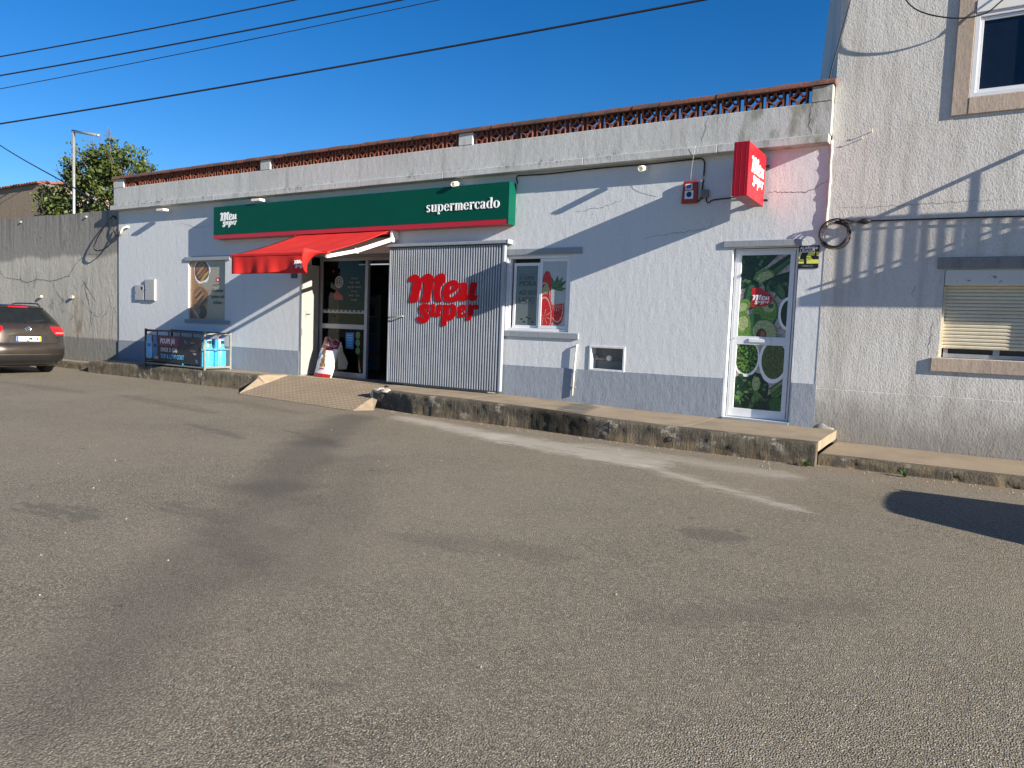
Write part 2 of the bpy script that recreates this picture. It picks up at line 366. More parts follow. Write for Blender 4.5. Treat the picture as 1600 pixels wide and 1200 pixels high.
def glass(name, tint=(1, 1, 1), rough=.02, ior=1.45):
    t = NT(name); n = t.n; f = n.new('ShaderNodeFresnel'); f.inputs[0].default_value = ior
    tr = n.new('ShaderNodeBsdfTransparent'); tr.inputs[0].default_value = (*tint, 1); gl = n.new('ShaderNodeBsdfGlossy'); gl.inputs['Roughness'].default_value = rough
    mx = n.new('ShaderNodeMixShader'); t.link(f.outputs[0], mx.inputs[0]); t.link(tr.outputs[0], mx.inputs[1]); t.link(gl.outputs[0], mx.inputs[2])
    t.link(mx.outputs[0], n['Material Output'].inputs[0]); return t.m
M['glass'] = glass('shop_glass', (.38, .43, .42), ior=1.27)
M['dark_pane'] = plain('dark_window_glass', (.008, .012, .022), .05, var=.1)
for nm, col in dict(pg_dark=(.012, .035, .02), pg_mid=(.03, .10, .035), pg_light=(.11, .22, .045), pg_pale=(.30, .36, .17), pg_bg=(.36, .31, .29), pg_brown=(.10, .035, .02), pg_tan=(.36, .20, .09), pg_gold=(.42, .27, .07),
                    pg_bread=(.24, .115, .05), pg_maroon=(.22, .012, .02), pg_red=(.50, .015, .02), pg_leaf=(.07, .15, .06), pg_grey=(.30, .30, .30), pg_char=(.03, .028, .027), pg_pink=(.62, .36, .30)).items():
    t = NT('print_'+nm[3:]); n = t.noise(scale=38, detail=5); c = t.mix(t.ramp(n, .3, .7), tuple(x*.6 for x in col), tuple(min(1, x*1.4) for x in col)); M[nm] = t.done(c, .35)
def dots(name, a, b, sc):
    t = NT(name); v = t.voro(sc); c = t.mix(t.ramp(v, .2, .7), a, b); return t.done(c, .4)
M['peas'] = dots('print_peas', (.13, .28, .04), (.008, .03, .008), 30)
M['sprouts'] = dots('print_sprouts', (.17, .20, .07), (.03, .045, .015), 75)
M['interior'] = plain('shop_dark_goods', (.03, .03, .032), .6, var=.6, sc=3)
t = NT('strip_light'); t.b.inputs['Emission Color'].default_value = (.85, .95, 1, 1); t.b.inputs['Emission Strength'].default_value = .22; M['tube_light'] = t.done((.8, .8, .8), .5)
# car
t = NT('brown_car_paint'); t.b.inputs['Coat Weight'].default_value = .8; t.b.inputs['Coat Roughness'].default_value = .05
M['paint'] = t.done((.046, .037, .030), t.ramp(t.noise(scale=3), .2, .8, .28, .4), None, .55)
M['car_glass'] = plain('car_dark_glass', (.012, .014, .014), .04, var=.1)
M['car_black'] = plain('car_black_trim', (.012, .012, .013), .4)
M['tyre'] = plain('tyre_rubber', (.02, .02, .02), .8, bump=.3)
M['chrome'] = plain('chrome', (.75, .75, .75), .12, 1.0, var=.03)
M['tail'] = plain('red_tail_lamp', (.50, .008, .012), .12, var=.08)
M['tail_pale'] = plain('pale_tail_lamp', (.62, .20, .18), .12, var=.08)
M['plate'] = plain('number_plate', (.78, .78, .74), .4, var=.02)
M['plate_y'] = plain('plate_yellow', (.80, .55, .02), .4, var=.02)
M['plate_b'] = plain('plate_blue', (.02, .12, .55), .4, var=.02)
M['bark'] = plain('bark', (.13, .105, .08), .9, bump=.8, bsc=30, var=.3)
def leafmat(name, a, b):
    t = NT(name); c = t.mix(t.ramp(t.noise(scale=4.5, detail=4), .35, .65), a, b); t.done(c, .55)
    tr = t.n.new('ShaderNodeBsdfTranslucent'); t.link(c, tr.inputs[0]); mx = t.n.new('ShaderNodeMixShader'); mx.inputs[0].default_value = .3
    t.link(t.b.outputs[0], mx.inputs[1]); t.link(tr.outputs[0], mx.inputs[2]); t.link(mx.outputs[0], t.n['Material Output'].inputs[0]); return t.m
M['leaf'] = leafmat('olive_green_leaf', (.026, .056, .010), (.125, .155, .03))
M['bag_white'] = plain('white_plastic_sack', (.80, .79, .77), .3, var=.02)

# ------------------------------------------------------------------ flat shapes: logo, lettering, printed blobs
LOGO = [
  [[(-483,-36),(-466,34),(-449,108),(-437,168),(-435,201),(-460,206),(-485,197),(-500,208),(-495,235),(-478,259),(-451,277),(-412,286),(-373,280),(-341,259),(-319,233),(-295,258),(-269,276),(-235,290),(-200,292),(-166,281),(-138,257),(-121,232),(-101,257),(-71,281),(-42,292),(-12,297),(18,286),(37,262),(42,227),(36,195),(11,177),(-11,156),(-26,121),(-34,74),(-26,32),(-11,-3),(2,-26),(-37,-30),(-75,-25),(-106,-4),(-122,31),(-128,79),(-120,139),(-111,186),(-115,201),(-128,197),(-141,139),(-158,79),(-171,13),(-181,-32),(-307,-34),(-290,24),(-273,90),(-265,150),(-269,191),(-285,203),(-296,195),(-306,150),(-320,108),(-337,48),(-355,-13),(-364,-34)]],
  [[(17,9),(3,62),(8,109),(30,154),(66,191),(109,212),(153,220),(197,210),(223,189),(230,163),(222,128),(194,98),(151,75),(110,57),(105,35),(124,25),(160,34),(203,62),(237,96),(252,119),(250,151),(245,174),(262,190),(298,193),(331,186),(346,168),(347,128),(342,82),(345,53),(357,54),(370,88),(379,134),(387,187),(426,192),(475,188),(467,140),(458,94),(451,59),(463,48),(482,54),(485,31),(469,2),(435,-13),(399,-10),(374,1),(361,12),(342,-5),(307,-14),(267,-12),(249,-1),(227,-10),(192,-24),(141,-31),(89,-31),(48,-21),(28,-7)], [(107,110),(108,139),(126,160),(148,161),(152,142),(141,120),(121,105)]],
  [[(-363,-225),(-352,-207),(-329,-197),(-301,-201),(-287,-217),(-273,-224),(-261,-214),(-267,-196),(-290,-181),(-319,-152),(-331,-122),(-328,-91),(-310,-67),(-276,-54),(-233,-51),(-199,-58),(-175,-68),(-186,-95),(-183,-125),(-193,-150),(-211,-131),(-231,-108),(-251,-102),(-253,-115),(-230,-132),(-199,-161),(-181,-191),(-181,-221),(-195,-251),(-225,-270),(-271,-279),(-318,-273),(-350,-255)]],
  [[(-167,-78),(-155,-60),(-123,-51),(-100,-64),(-98,-99),(-107,-141),(-106,-159),(-92,-159),(-82,-129),(-72,-87),(-66,-63),(-36,-57),(-7,-62),(-3,-92),(-15,-128),(-23,-158),(-13,-169),(-23,-190),(-61,-200),(-91,-192),(-121,-201),(-152,-196),(-167,-185),(-165,-149),(-155,-106)]],
  [[(7,-68),(39,-56),(76,-61),(105,-61),(141,-47),(182,-60),(203,-89),(203,-135),(191,-182),(163,-218),(127,-237),(90,-235),(76,-231),(66,-295),(-4,-297),(4,-222),(13,-157),(16,-103)], [(117,-90),(133,-101),(127,-143),(113,-172),(97,-179),(99,-137),(107,-108)]],
  [[(218,-135),(230,-88),(265,-58),(301,-52),(330,-63),(338,-86),(325,-116),(294,-139),(278,-151),(284,-164),(312,-155),(342,-134),(349,-150),(335,-179),(300,-197),(257,-201),(231,-182)], [(274,-119),(283,-94),(298,-90),(296,-107)]],
  [[(353,-58),(387,-51),(415,-62),(436,-56),(471,-50),(500,-66),(498,-95),(477,-107),(459,-100),(442,-109),(433,-148),(420,-183),(408,-221),(373,-231),(344,-220),(353,-179),(365,-132),(371,-97)]],]
def smooth_loop(c, k=3):
    n = len(c); out = []
    for i in range(n):
        p0, p1, p2, p3 = (Vector(c[(i+j-1) % n]) for j in range(4))
        for q in range(k):
            s = q/k
            out.append(.5*((2*p1)+(p2-p0)*s+(2*p0-5*p1+4*p2-p3)*s*s+(3*p1-p0-3*p2+p3)*s*s*s))
    return out
def mesh_of(ob):
    C.objects.link(ob); dg = bpy.context.evaluated_depsgraph_get()
    me = bpy.data.meshes.new_from_object(ob.evaluated_get(dg)); bpy.data.objects.remove(ob); return me
def curve_mesh(loops, depth, off=0.0):
    cu = bpy.data.curves.new('outline', 'CURVE'); cu.dimensions = '2D'; cu.fill_mode = 'BOTH'; cu.extrude = depth/2; cu.offset = off
    for lp in loops:
        sp = cu.splines.new('POLY'); sp.points.add(len(lp)-1); sp.use_cyclic_u = True
        for p, q in zip(sp.points, lp): p.co = (q[0], q[1], 0, 1)
    return mesh_of(bpy.data.objects.new('outline', cu))
def text_mesh(s, size, depth=.001, bold=0.0, align='LEFT', sx=1.0):
    cu = bpy.data.curves.new('text', 'FONT'); cu.body = s; cu.size = size; cu.extrude = depth/2; cu.offset = bold; cu.align_x = align; cu.resolution_u = 3
    me = mesh_of(bpy.data.objects.new('text', cu))
    if sx != 1: me.transform(Matrix.Diagonal((sx, 1, 1, 1)))
    return me
def frame(o, u, v):
    u, v = Vector(u).normalized(), Vector(v).normalized(); n = u.cross(v)
    m = Matrix((u, v, n)).transposed().to_4x4(); m.translation = o; return m
def put(name, me, fr, mat, parent, scale=1.0):
    me = me.copy(); me.transform(fr @ Matrix.Scale(scale, 4)); me.materials.clear(); me.materials.append(mat)
    return link(name, me, parent)
LOGO_ME = curve_mesh([smooth_loop([(x/1000, y/1000) for x, y in c]) for g in LOGO for c in g], .004)
LOGO_SM = curve_mesh([smooth_loop([(x/1000, y/1000) for x, y in c]) for g in LOGO for c in g], .004, -.010)
LOGO_MD = curve_mesh([smooth_loop([(x/1000, y/1000) for x, y in c]) for g in LOGO for c in g], .004, -.004)
FRONT = ((1, 0, 0), (0, 0, 1))                      # u, v of a surface facing -Y (the street)
def letters(name, s, size, at, mat, parent, y=None, bold=.0, align='LEFT', sx=1.0, u=(1, 0, 0), v=(0, 0, 1), depth=.001):
    return put(name, text_mesh(s, size, depth, bold, align, sx), frame(at, u, v), mat, parent)
# serif lower-case letters built from rings, stems and serifs (x-height 1)
def ring(cx, cy, rx, ry, t, a0=0, a1=360, thin=.35):
    out, inn = [], []
    n = 22
    for i in range(n+1):
        a = R(a0+(a1-a0)*i/n); k = abs(math.cos(a)); w = t*(thin+(1-thin)*k)
        out.append((cx+rx*math.cos(a), cy+ry*math.sin(a))); inn.append((cx+(rx-w)*math.cos(a), cy+(ry-w)*math.sin(a)))
    if a1-a0 >= 360: return [out[:-1], inn[:-1]]
    return [out+inn[::-1]]
def rct(x0, x1, y0, y1): return [[(x0, y0), (x1, y0), (x1, y1), (x0, y1)]]
def stem(x, y0, y1, w=.2, s0=True, s1=True):
    r = [rct(x, x+w, y0, y1)]
    if s0: r.append(rct(x-.07, x+w+.07, y0, y0+.07))
    if s1: r.append(rct(x-.10, x+w*.6, y1-.09, y1))
    return r
G_ = {
 'o': (.86, [ring(.43, .5, .41, .52, .22)]),
 'e': (.82, [ring(.42, .5, .40, .52, .22, 8, 325), rct(.12, .80, .50, .58)]),
 'c': (.74, [ring(.42, .5, .40, .52, .22, 50, 315), [[(.56, .66), (.74, .66), (.76, .80), (.66, .88), (.56, .82)]]]),
 'u': (.92, [*stem(.10, .12, 1, .2, False), [[(.10, .2), (.30, .2), (.36, .10), (.5, .10), (.62, .2), (.62, .08), (.46, -.02), (.28, -.02), (.15, .05)]], *stem(.60, 0, 1, .2, False), rct(.6, .9, 0, .07)]),
 'p': (.92, [*stem(.10, -.38, 1, .2), ring(.46, .5, .42, .52, .22, -140, 140)]),
 'r': (.68, [*stem(.10, 0, 1, .2), [[(.28, .7), (.42, .98), (.62, 1.02), (.66, .84), (.54, .78), (.42, .82), (.30, .62)]]]),
 'm': (1.20, [*stem(.10, 0, 1, .2), ring(.43, .62, .27, .40, .2, 0, 150), *stem(.50, 0, .66, .2, True, False), ring(.83, .62, .27, .40, .2, 0, 150), *stem(.90, 0, .66, .2, True, False)]),
 'a': (.80, [ring(.34, .72, .30, .30, .2, 0, 165), rct(.44, .64, .08, .74), rct(.5, .78, 0, .07), ring(.32, .27, .28, .29, .19)]),
 'd': (.92, [*stem(.58, 0, 1.45, .2, False), rct(.58, .88, 0, .07), ring(.44, .5, .42, .52, .22, 40, 320)]),
 's': (.70, [ring(.34, .74, .28, .28, .17, 25, 270, .6), ring(.34, .25, .29, .28, .19, -155, 90, .6), [[(.2, .56), (.38, .62), (.56, .42), (.40, .36)]]]),
}
def serif_word(word, xh, depth):
    bm = bmesh.new(); x = 0; k = 0
    for ch in word:
        w, pcs = G_[ch]
        for pc in pcs:
            k += 1; me = curve_mesh([[((px+x)*xh, py*xh) for px, py in lp] for lp in pc], depth+(k % 7)*.0006); bm.from_mesh(me); bpy.data.meshes.remove(me)
        x += w+.04
    me = bpy.data.meshes.new('serif_word'); bm.to_mesh(me); bm.free(); return me, x*xh
class Print:
    """flat coloured print on a sheet: every patch lies a hair in front of the last; u,v in 0..1 from the top left, clipped to the sheet"""
    def __init__(s, o, u, v, w, h): s.fr = frame(o, u, v); s.w, s.h, s.k = w, h, 0; s.mb = MB(); s.mats = []
    def patch(s, pts, mat):
        if mat not in s.mats: s.mats.append(mat)
        s.k += 1; d = .00012*s.k
        q = [(min(1, max(0, a)), min(1, max(0, b))) for a, b in pts]
        s.mb.poly([s.fr @ Vector((a*s.w, -b*s.h, d)) for a, b in q], s.mats.index(mat))
    def blob(s, cu, cv, ru, rv, mat, rot=0, n=16, j=.0, a0=0, a1=360):
        asp = s.w/s.h; pts = []
        for i in range(n):
            a = R(a0+(a1-a0)*i/(n if a1-a0 >= 360 else n-1)); rr = 1+random.uniform(-j, j)
            x, y = ru*rr*math.cos(a), rv*rr*math.sin(a)/asp
            x, y = x*math.cos(R(rot))-y*math.sin(R(rot)), x*math.sin(R(rot))+y*math.cos(R(rot))
            pts.append((cu+x, cv+y*asp))
        s.patch(pts, mat)
    def leaf(s, u0, v0, u1, v1, w, mat):
        du, dv = u1-u0, (v1-v0)*s.h/s.w; L = math.hypot(du, dv); nu, nv = -dv/L, du/L*s.w/s.h
        pts = [(u0+(u1-u0)*t_+nu*w*q, v0+(v1-v0)*t_+nv*w*q) for t_, q in ((0, 0), (.25, .7), (.55, 1), (.85, .5), (1, 0), (.85, -.5), (.55, -1), (.25, -.7))]
        s.patch(pts, mat)
    def build(s, name, parent): return s.mb.build(name, [M[x] for x in s.mats], parent, fix=False)
# ================================================================== THE SETTING
def lerp_tab(tab, x):
    for (a, va), (b, vb) in zip(tab, tab[1:]):
        if x <= b: return va+(vb-va)*max(0, (x-a))/(b-a)
    return tab[-1][1]
ROADZ = -.285
# road: one sheet to the horizon, finer near the camera
def axis(lo, hi, near_lo, near_hi, step):
    a = []; x = near_lo
    while x <= near_hi+1e-6: a.append(x); x += step
    far = [2, 5, 12, 30, 80, 200, 600]
    return [near_lo-d for d in far[::-1]]+a+[near_hi+d for d in far]
xs = axis(0, 0, -30, 12, .5); ys = axis(0, 0, -16, 0, .4)
def road_z(x, y):
    k = max(0, 1-max(abs(x+9)/25, abs(y+8)/12))
    return ROADZ+.012*k*mnoise.noise((x*.35, y*.35, 3))+.004*mnoise.noise((x*1.1, y*1.1, 8))*k-max(0, y-1)*.0
mb = MB(); mb.grid([[(x, y, road_z(x, y)) for x in xs] for y in ys])
tag(mb.build('road', M['road'], smooth=True, fix=False), kind='structure')

def pz(x): return lerp_tab([(-30, -.10), (-18.8, .0), (-15, .045), (-6.5, .05), (-4, .0), (-1, -.01)], x)
def kerb_y(x): return lerp_tab([(-19, -.83), (-14, -.80), (-12.4, -.72), (-9, -1.05), (-8.6, -1.12), (-7.8, -1.30), (-5.4, -1.41), (-4.1, -1.57), (-1.4, -1.62)], x)
def slab(name, x0, x1, yf, yb, zf, parent, mat='pave', amp=.006):
    n = max(2, int((x1-x0)/.12)); P = []
    for j in range(9):
        row = []
        for i in range(n+1):
            x = x0+(x1-x0)*i/n; ya = yf(x); y = ya+(yb-ya)*j/8
            row.append((x, y, zf(x)+amp*mnoise.noise((x*1.7, y*1.7, 1))))
        P.append(row)
    mb = MB(); mb.grid(P); 
    # skirt so the slab has thickness
    edge = P[0]+[r[-1] for r in P[1:]]+P[-1][::-1][1:]+[r[0] for r in P[::-1][1:]]
    low = [(a, b, c-.12) for a, b, c in edge]
    for a, b, c, d in zip(edge, edge[1:], low[1:], low): mb.quad(a, d, c, b)
    return mb.build(name, M[mat], parent, smooth=False)
def kerb(name, x0, x1, yf, zf, zb, parent, seed, depth=.14, ends=(0, 0), rough=.014):
    """rough cast kerb: worn arris, pitted face, as a closed block"""
    n = max(6, int((x1-x0)/.035)); prof = [(1, 0.0), (.6, 0.0), (.22, .004), (.06, .016), (0, .045), (-.02, .10), (-.03, .16), (-.06, .22), (-.12, None)]
    rows = []
    for k, (back, dz) in enumerate(prof):
        row = []
        for i in range(n+1):
            x = x0+(x1-x0)*i/n; zt = zf(x); z = zb-.03 if dz is None else max(zb-.02, zt-dz)
            y = yf(x)+back*depth
            if 0 < k:
                q = mnoise.fractal((x*3.1+seed, z*5, seed), 1, 2, 4)+.6*mnoise.noise((x*14, z*16, seed)); amp = rough*(1 if k > 2 else .35)
                y += q*amp; z += -abs(mnoise.noise((x*6, seed, 4)))*(.018 if 2 <= k <= 4 else 0)
            xx = x
            if i == 0 and ends[0]: xx += .03*mnoise.noise((z*9, seed, 0))
            row.append((xx, y, z))
        rows.append(row)
    mb = MB(); mb.grid(rows)
    for i in (0, n):
        col = [r[i] for r in rows]; mb.poly(col+[(col[0][0], col[0][1], zb-.03)])
    a, b = [(x, y, zb-.03) for x, y, z in rows[0]], rows[0]
    return mb.build(name, M['kerb'], parent, smooth=True)

flat = lambda z: (lambda x: z)
KD = .15
# left pavement (car side of the ramp)
pav = bpy.data.objects.new('pavement', None); C.objects.link(pav); tag(pav, kind='structure')
for a, b in ((-18.72, -16.6), (-16.592, -14.5), (-14.492, -12.45)):
    slab('pavement_slab', a, b, lambda x: kerb_y(x)+KD, -.0, pz, pav)
for i, (a, b) in enumerate(((-18.72, -16.2), (-16.19, -14.2), (-14.19, -12.45))):
    kerb('kerb_block', a, b, kerb_y, pz, ROADZ, pav, 3+i*7)
# lower strip in front of the old wall
low = bpy.data.objects.new('lower_pavement', None); C.objects.link(low); tag(low, kind='structure')
slab('pavement_slab', -34, -18.73, lambda x: -.38, .0, lambda x: lerp_tab([(-34, -.16), (-18.7, -.11)], x), low)
kerb('kerb_block', -34, -18.73, lambda x: -.52, lambda x: lerp_tab([(-34, -.16), (-18.7, -.11)], x), ROADZ, low, 31)
# main pavement right of the ramp
rp = bpy.data.objects.new('right_pavement', None); C.objects.link(rp); tag(rp, kind='structure')
for a, b in ((-9.25, -6.9), (-6.892, -5.02), (-5.012, -3.1), (-3.092, -1.42)):
    slab('pavement_slab', a, b, lambda x: kerb_y(max(x, -8.9))+KD if x > -8.9 else -.35-(x+9.25)*.8, .0, pz, rp)
for i, (a, b) in enumerate(((-8.92, -7.4), (-7.395, -5.42), (-5.415, -4.1), (-4.095, -1.42))):
    kerb('kerb_block', a, b, kerb_y, pz, ROADZ, rp, 50+i*9, ends=(i == 0, 0), rough=.018)
# lower pavement in front of the neighbouring house
rl = bpy.data.objects.new('house_pavement', None); C.objects.link(rl); tag(rl, kind='structure')
RZ = flat(-.165)
for a, b in ((-1.41, 1.6), (1.608, 5), (5.008, 10)):
    slab('pavement_slab', a, b, lambda x: -1.44+KD, -.02, RZ, rl)
for i, (a, b) in enumerate(((-1.41, .9), (.905, 4), (4.005, 10))):
    kerb('kerb_block', a, b, lambda x: -1.46-.03*max(0, x+1.4)/2, RZ, ROADZ, rl, 90+i*5, rough=.018)
# grooved access ramp
ra = bpy.data.objects.new('access_ramp', None); C.objects.link(ra); tag(ra, kind='structure')
mb = MB(); fl, fr_, bl, br = Vector((-12.15, -1.42, ROADZ+.006)), Vector((-8.72, -1.78, ROADZ+.006)), Vector((-12.2, -.12, .045)), Vector((-9.2, -.30, .045))
P = [[tuple((fl.lerp(fr_, i/30)).lerp(bl.lerp(br, i/30), j/12)) for i in range(31)] for j in range(13)]
mb.grid(P); mb.build('grooved_surface', M['ramp'], ra, fix=False)
mb = MB(); mb.box(-12.42, -9.24, -.13, .62, -.1, .043); mb.build('door_landing', M['ramp_plain'], ra)
mb = MB(); mb.grid([[(-12.45, -.70, .035), (-12.2, -.12, .046)], [(-12.45, -.72, -.02), (-12.165, -.75, -.12)], [(-12.6, -1.0, ROADZ+.004), (-12.15, -1.42, ROADZ+.004)]])
mb.quad((-12.45, -.70, .035), (-12.45, -.1, .045), (-12.3, -.1, .046), (-12.2, -.12, .046)); mb.build('ramp_flare', M['ramp_plain'], ra, fix=False)
mb = MB(); mb.grid([[(-9.2, -.30, .046), (-8.9, -.34, .05)], [(-8.95, -1.05, -.11), (-8.86, -1.0, -.1)], [(-8.74, -1.78, ROADZ+.005), (-8.55, -1.45, ROADZ+.005)]]); mb.build('ramp_edge', M['ramp_plain'], ra, fix=False)
# broken concrete at the kerb end
def lump(mb, c, s, seed, sub=2, mi=0):
    bm = bmesh.new(); bmesh.ops.create_icosphere(bm, subdivisions=sub, radius=1)
    vs_ = [Vector(c)+Vector((v.co.x*s[0], v.co.y*s[1], v.co.z*s[2]))*(1+.45*mnoise.noise(v.co*1.6+Vector((seed, 0, 0)))) for v in bm.verts]
    mb.add(vs_, [tuple(v.index for v in f.verts) for f in bm.faces], mi); bm.free()
for i, (c, s) in enumerate((((-8.80, -1.02, .02), (.13, .09, .055)), ((-8.60, -1.09, .035), (.11, .06, .04)), ((-8.93, -.98, -.06), (.09, .10, .10)))):
    mb = MB(); lump(mb, c, s, i*3.3); o = mb.build('concrete_chunk', M['rock'])
    tag(o, ['largest chunk of broken concrete at the kerb end beside the ramp', 'flat bit of broken concrete on top of kerb, right of the ramp', 'lump of broken concrete low against the ramp edge'][i], 'concrete chunk', 'broken concrete at the kerb end')
# grit washed against the kerbs
mb = MB()
for i in range(620):
    if random.random() < .75:
        x = random.uniform(-8.6, 1.2); y = (kerb_y(x) if x < -1.4 else -1.5)-.05-random.expovariate(6)
    else: x = random.uniform(-18, 1); y = random.uniform(-9, -1.9)
    s = random.choice((.004, .006, .008, .010))
    z = ROADZ+.004; a = random.random()*6
    v = [(x+s*math.cos(a+k*1.57)*random.uniform(.6, 1.2), y+s*math.sin(a+k*1.57)*random.uniform(.6, 1.2), z-.003) for k in range(4)]+[(x, y, z+s*.7)]
    mb.add(v, [(0, 1, 4), (1, 2, 4), (2, 3, 4), (3, 0, 4)])
tag(mb.build('road_grit', M['pebble']), 'loose grit scattered on the road and along the kerb', 'grit', kind='stuff')
# weeds at the foot of the kerbs
def weed(x, y, z, h, n, label):
    mb = MB()
    for k in range(n):
        a = random.random()*6.28; r = random.uniform(.2, 1)*h; q = random.uniform(.4, 1)*h; w = .010
        d = Vector((math.cos(a), math.sin(a), 0)); s_ = Vector((-d.y, d.x, 0))*w; b = Vector((x, y, z-.01))
        p1, p2 = b+d*r*.4+Vector((0, 0, q*.7)), b+d*r+Vector((0, 0, q))
        mb.add([b-s_*.4, b+s_*.4, p1+s_, p1-s_, p2], [(0, 1, 2, 3), (3, 2, 4)])
    tag(mb.build('weed', M['weed']), label, 'weed', 'weeds along the kerb')
weed(-1.50, -1.70, ROADZ, .10, 26, 'green weed in the gap where the high kerb steps down')
weed(-.48, -1.60, ROADZ, .09, 40, 'tuft of grass at foot of the low kerb under the shuttered window')
weed(-8.72, -1.55, ROADZ, .05, 14, 'tiny weed at the corner of the ramp')

# ================================================================== SUPERMARKET BUILDING
def wall_mesh(mb, x0, x1, z0, z1, y0, y1, holes, mi=0, zfun=None):
    xs = sorted({x0, x1, *[h[0] for h in holes], *[h[1] for h in holes]}); zs = sorted({z0, z1, *[h[2] for h in holes], *[h[3] for h in holes]})
    inside = lambda x, z: any(h[0] < x < h[1] and h[2] < z < h[3] for h in holes)
    for a, b in zip(xs, xs[1:]):
        for c, d in zip(zs, zs[1:]):
            if inside((a+b)/2, (c+d)/2): continue
            mb.quad((a, y0, c), (b, y0, c), (b, y0, d), (a, y0, d), mi); mb.quad((a, y1, c), (a, y1, d), (b, y1, d), (b, y1, c), mi)
    for a, b, c, d in holes:
        mb.quad((a, y0, c), (a, y0, d), (a, y1, d), (a, y1, c), mi); mb.quad((b, y0, c), (b, y1, c), (b, y1, d), (b, y0, d), mi)
        mb.quad((a, y0, d), (b, y0, d), (b, y1, d), (a, y1, d), mi); mb.quad((a, y0, c), (a, y1, c), (b, y1, c), (b, y0, c), mi)
    mb.quad((x0, y0, z0), (x0, y1, z0), (x0, y1, z1), (x0, y0, z1), mi); mb.quad((x1, y0, z0), (x1, y0, z1), (x1, y1, z1), (x1, y1, z0), mi)
    mb.quad((x0, y0, z1), (x0, y1, z1), (x1, y1, z1), (x1, y0, z1), mi)
    return mb
B = thing('supermarket_building', 'long single-storey white supermarket with grey plinth and terracotta balustrade', 'shop', (-10.2, 0, 0))
BX0, BX1 = -18.80, -1.72
W1 = (-15.87, -14.50, 1.15, 2.52); W2 = (-6.86, -5.62, 1.18, 2.46); DR = (-2.98, -2.06, .03, 2.50); EN = (-12.0, -9.15, .0, 2.58); NI = (-5.18, -4.62, .61, .95)
mb = MB(); wall_mesh(mb, BX0, BX1, -.3, 3.90, 0, .28, [W1, W2, DR, EN, NI])
mb.build('wall', M['wall'], B, fix=False)
mb = MB(); mb.box(BX0, BX0+.25, .283, 9, -.3, 3.9); mb.box(BX1-.25, BX1, .283, 9, -.3, 3.9); mb.box(BX0+.253, BX1-.253, 8.8, 9, -.3, 3.9); mb.build('side_and_rear_wall', M['wall'], B)
mb = MB(); mb.box(BX0+.02, BX1-.02, .29, 9, 3.905, 4.02); mb.build('roof', M['parapet'], B)
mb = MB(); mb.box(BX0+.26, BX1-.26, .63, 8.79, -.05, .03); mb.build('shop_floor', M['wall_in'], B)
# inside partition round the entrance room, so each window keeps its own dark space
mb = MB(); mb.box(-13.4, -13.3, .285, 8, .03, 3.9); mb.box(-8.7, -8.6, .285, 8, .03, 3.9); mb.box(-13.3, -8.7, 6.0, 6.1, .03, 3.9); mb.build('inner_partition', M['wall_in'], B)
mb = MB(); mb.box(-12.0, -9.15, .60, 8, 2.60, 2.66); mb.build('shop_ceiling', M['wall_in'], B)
# plinth between the openings
for a, b in ((BX0, -12.02), (-6.95, DR[0]-.02), (DR[1]+.02, BX1)):
    mb = MB(); n = max(1, int((b-a)/.5))
    top = [(a+(b-a)*i/n, lerp_tab([(-18.8, .53), (-14, .565), (-7, .575), (-1.7, .60)], a+(b-a)*i/n)+.006*mnoise.noise((i*.9, 2, 0))) for i in range(n+1)]
    for (xa, za), (xb, zb_) in zip(top, top[1:]):
        mb.quad((xa, -.012, -.3), (xb, -.012, -.3), (xb, -.012, zb_), (xa, -.012, za)); mb.quad((xa, -.012, za), (xb, -.012, zb_), (xb, .01, zb_+.002), (xa, .01, za+.002))
    mb.quad((a, -.012, -.3), (a, -.012, top[0][1]), (a, .01, top[0][1]), (a, .01, -.3)); mb.quad((b, -.012, -.3), (b, .01, -.3), (b, .01, top[-1][1]), (b, -.012, top[-1][1]))
    mb.build('plinth', M['plinth'], B, fix=False)
# parapet band, cornice slab
PY = -.13
mb = MB(); mb.box(BX0-.0, BX1-.02, PY, .16, 3.965, 4.40); mb.build('parapet', M['parapet'], B, bevel=.008)
mb = MB(); xs_ = BX0-.09; k = 0
while xs_ < BX1-.03:
    xe = min(xs_+random.uniform(1.6, 3.2), BX1-.03); mb.box(xs_, xe-.004, PY-.05, .10, 3.845+.003*(k % 3), 3.962); xs_ = xe; k += 1
mb.build('cornice', M['parapet'], B, bevel=.008)
for a, b in ((BX0, -18.35), (-13.17, -12.86), (-7.90, -7.60), (-2.01, -1.745)):
    mb = MB(); mb.box(a, b, PY-.006, .10, 4.402, 4.612); mb.build('parapet_pillar', M['parapet'], B, bevel=.008)
# terracotta openwork blocks
def block_mesh(w=.24, h=.205, d=.13, broken=0):
    mb = MB(); t_ = .022
    mb.box(0, t_, 0, d, 0, h)
    if broken != 1: mb.box(w-t_, w, 0, d, 0, h)
    for ci, (cx, cz, a0) in enumerate(((t_*.6, 0, 0), (w-t_*.6, 0, 90), (w-t_*.6, h, 180), (t_*.6, h, 270))):
        if broken and ci in (1, 2): continue
        ro, ri = .108, .088; n = 7; sx = (w/2-.008)/ro
        for i in range(n):
            q = [R(a0+90*j/n) for j in (i, i+1)]
            pts = [(cx+r*math.cos(a)*sx, 0, cz+r*math.sin(a)*.93) for r, a in ((ri, q[0]), (ro, q[0]), (ro, q[1]), (ri, q[1]))]
            mb.prism(pts, (0, d, 0))
    o = mb.build('breeze_block', M['terracotta']); me = o.data; bpy.data.objects.remove(o); return me
BM = [block_mesh(), block_mesh(broken=1), block_mesh(broken=2)]
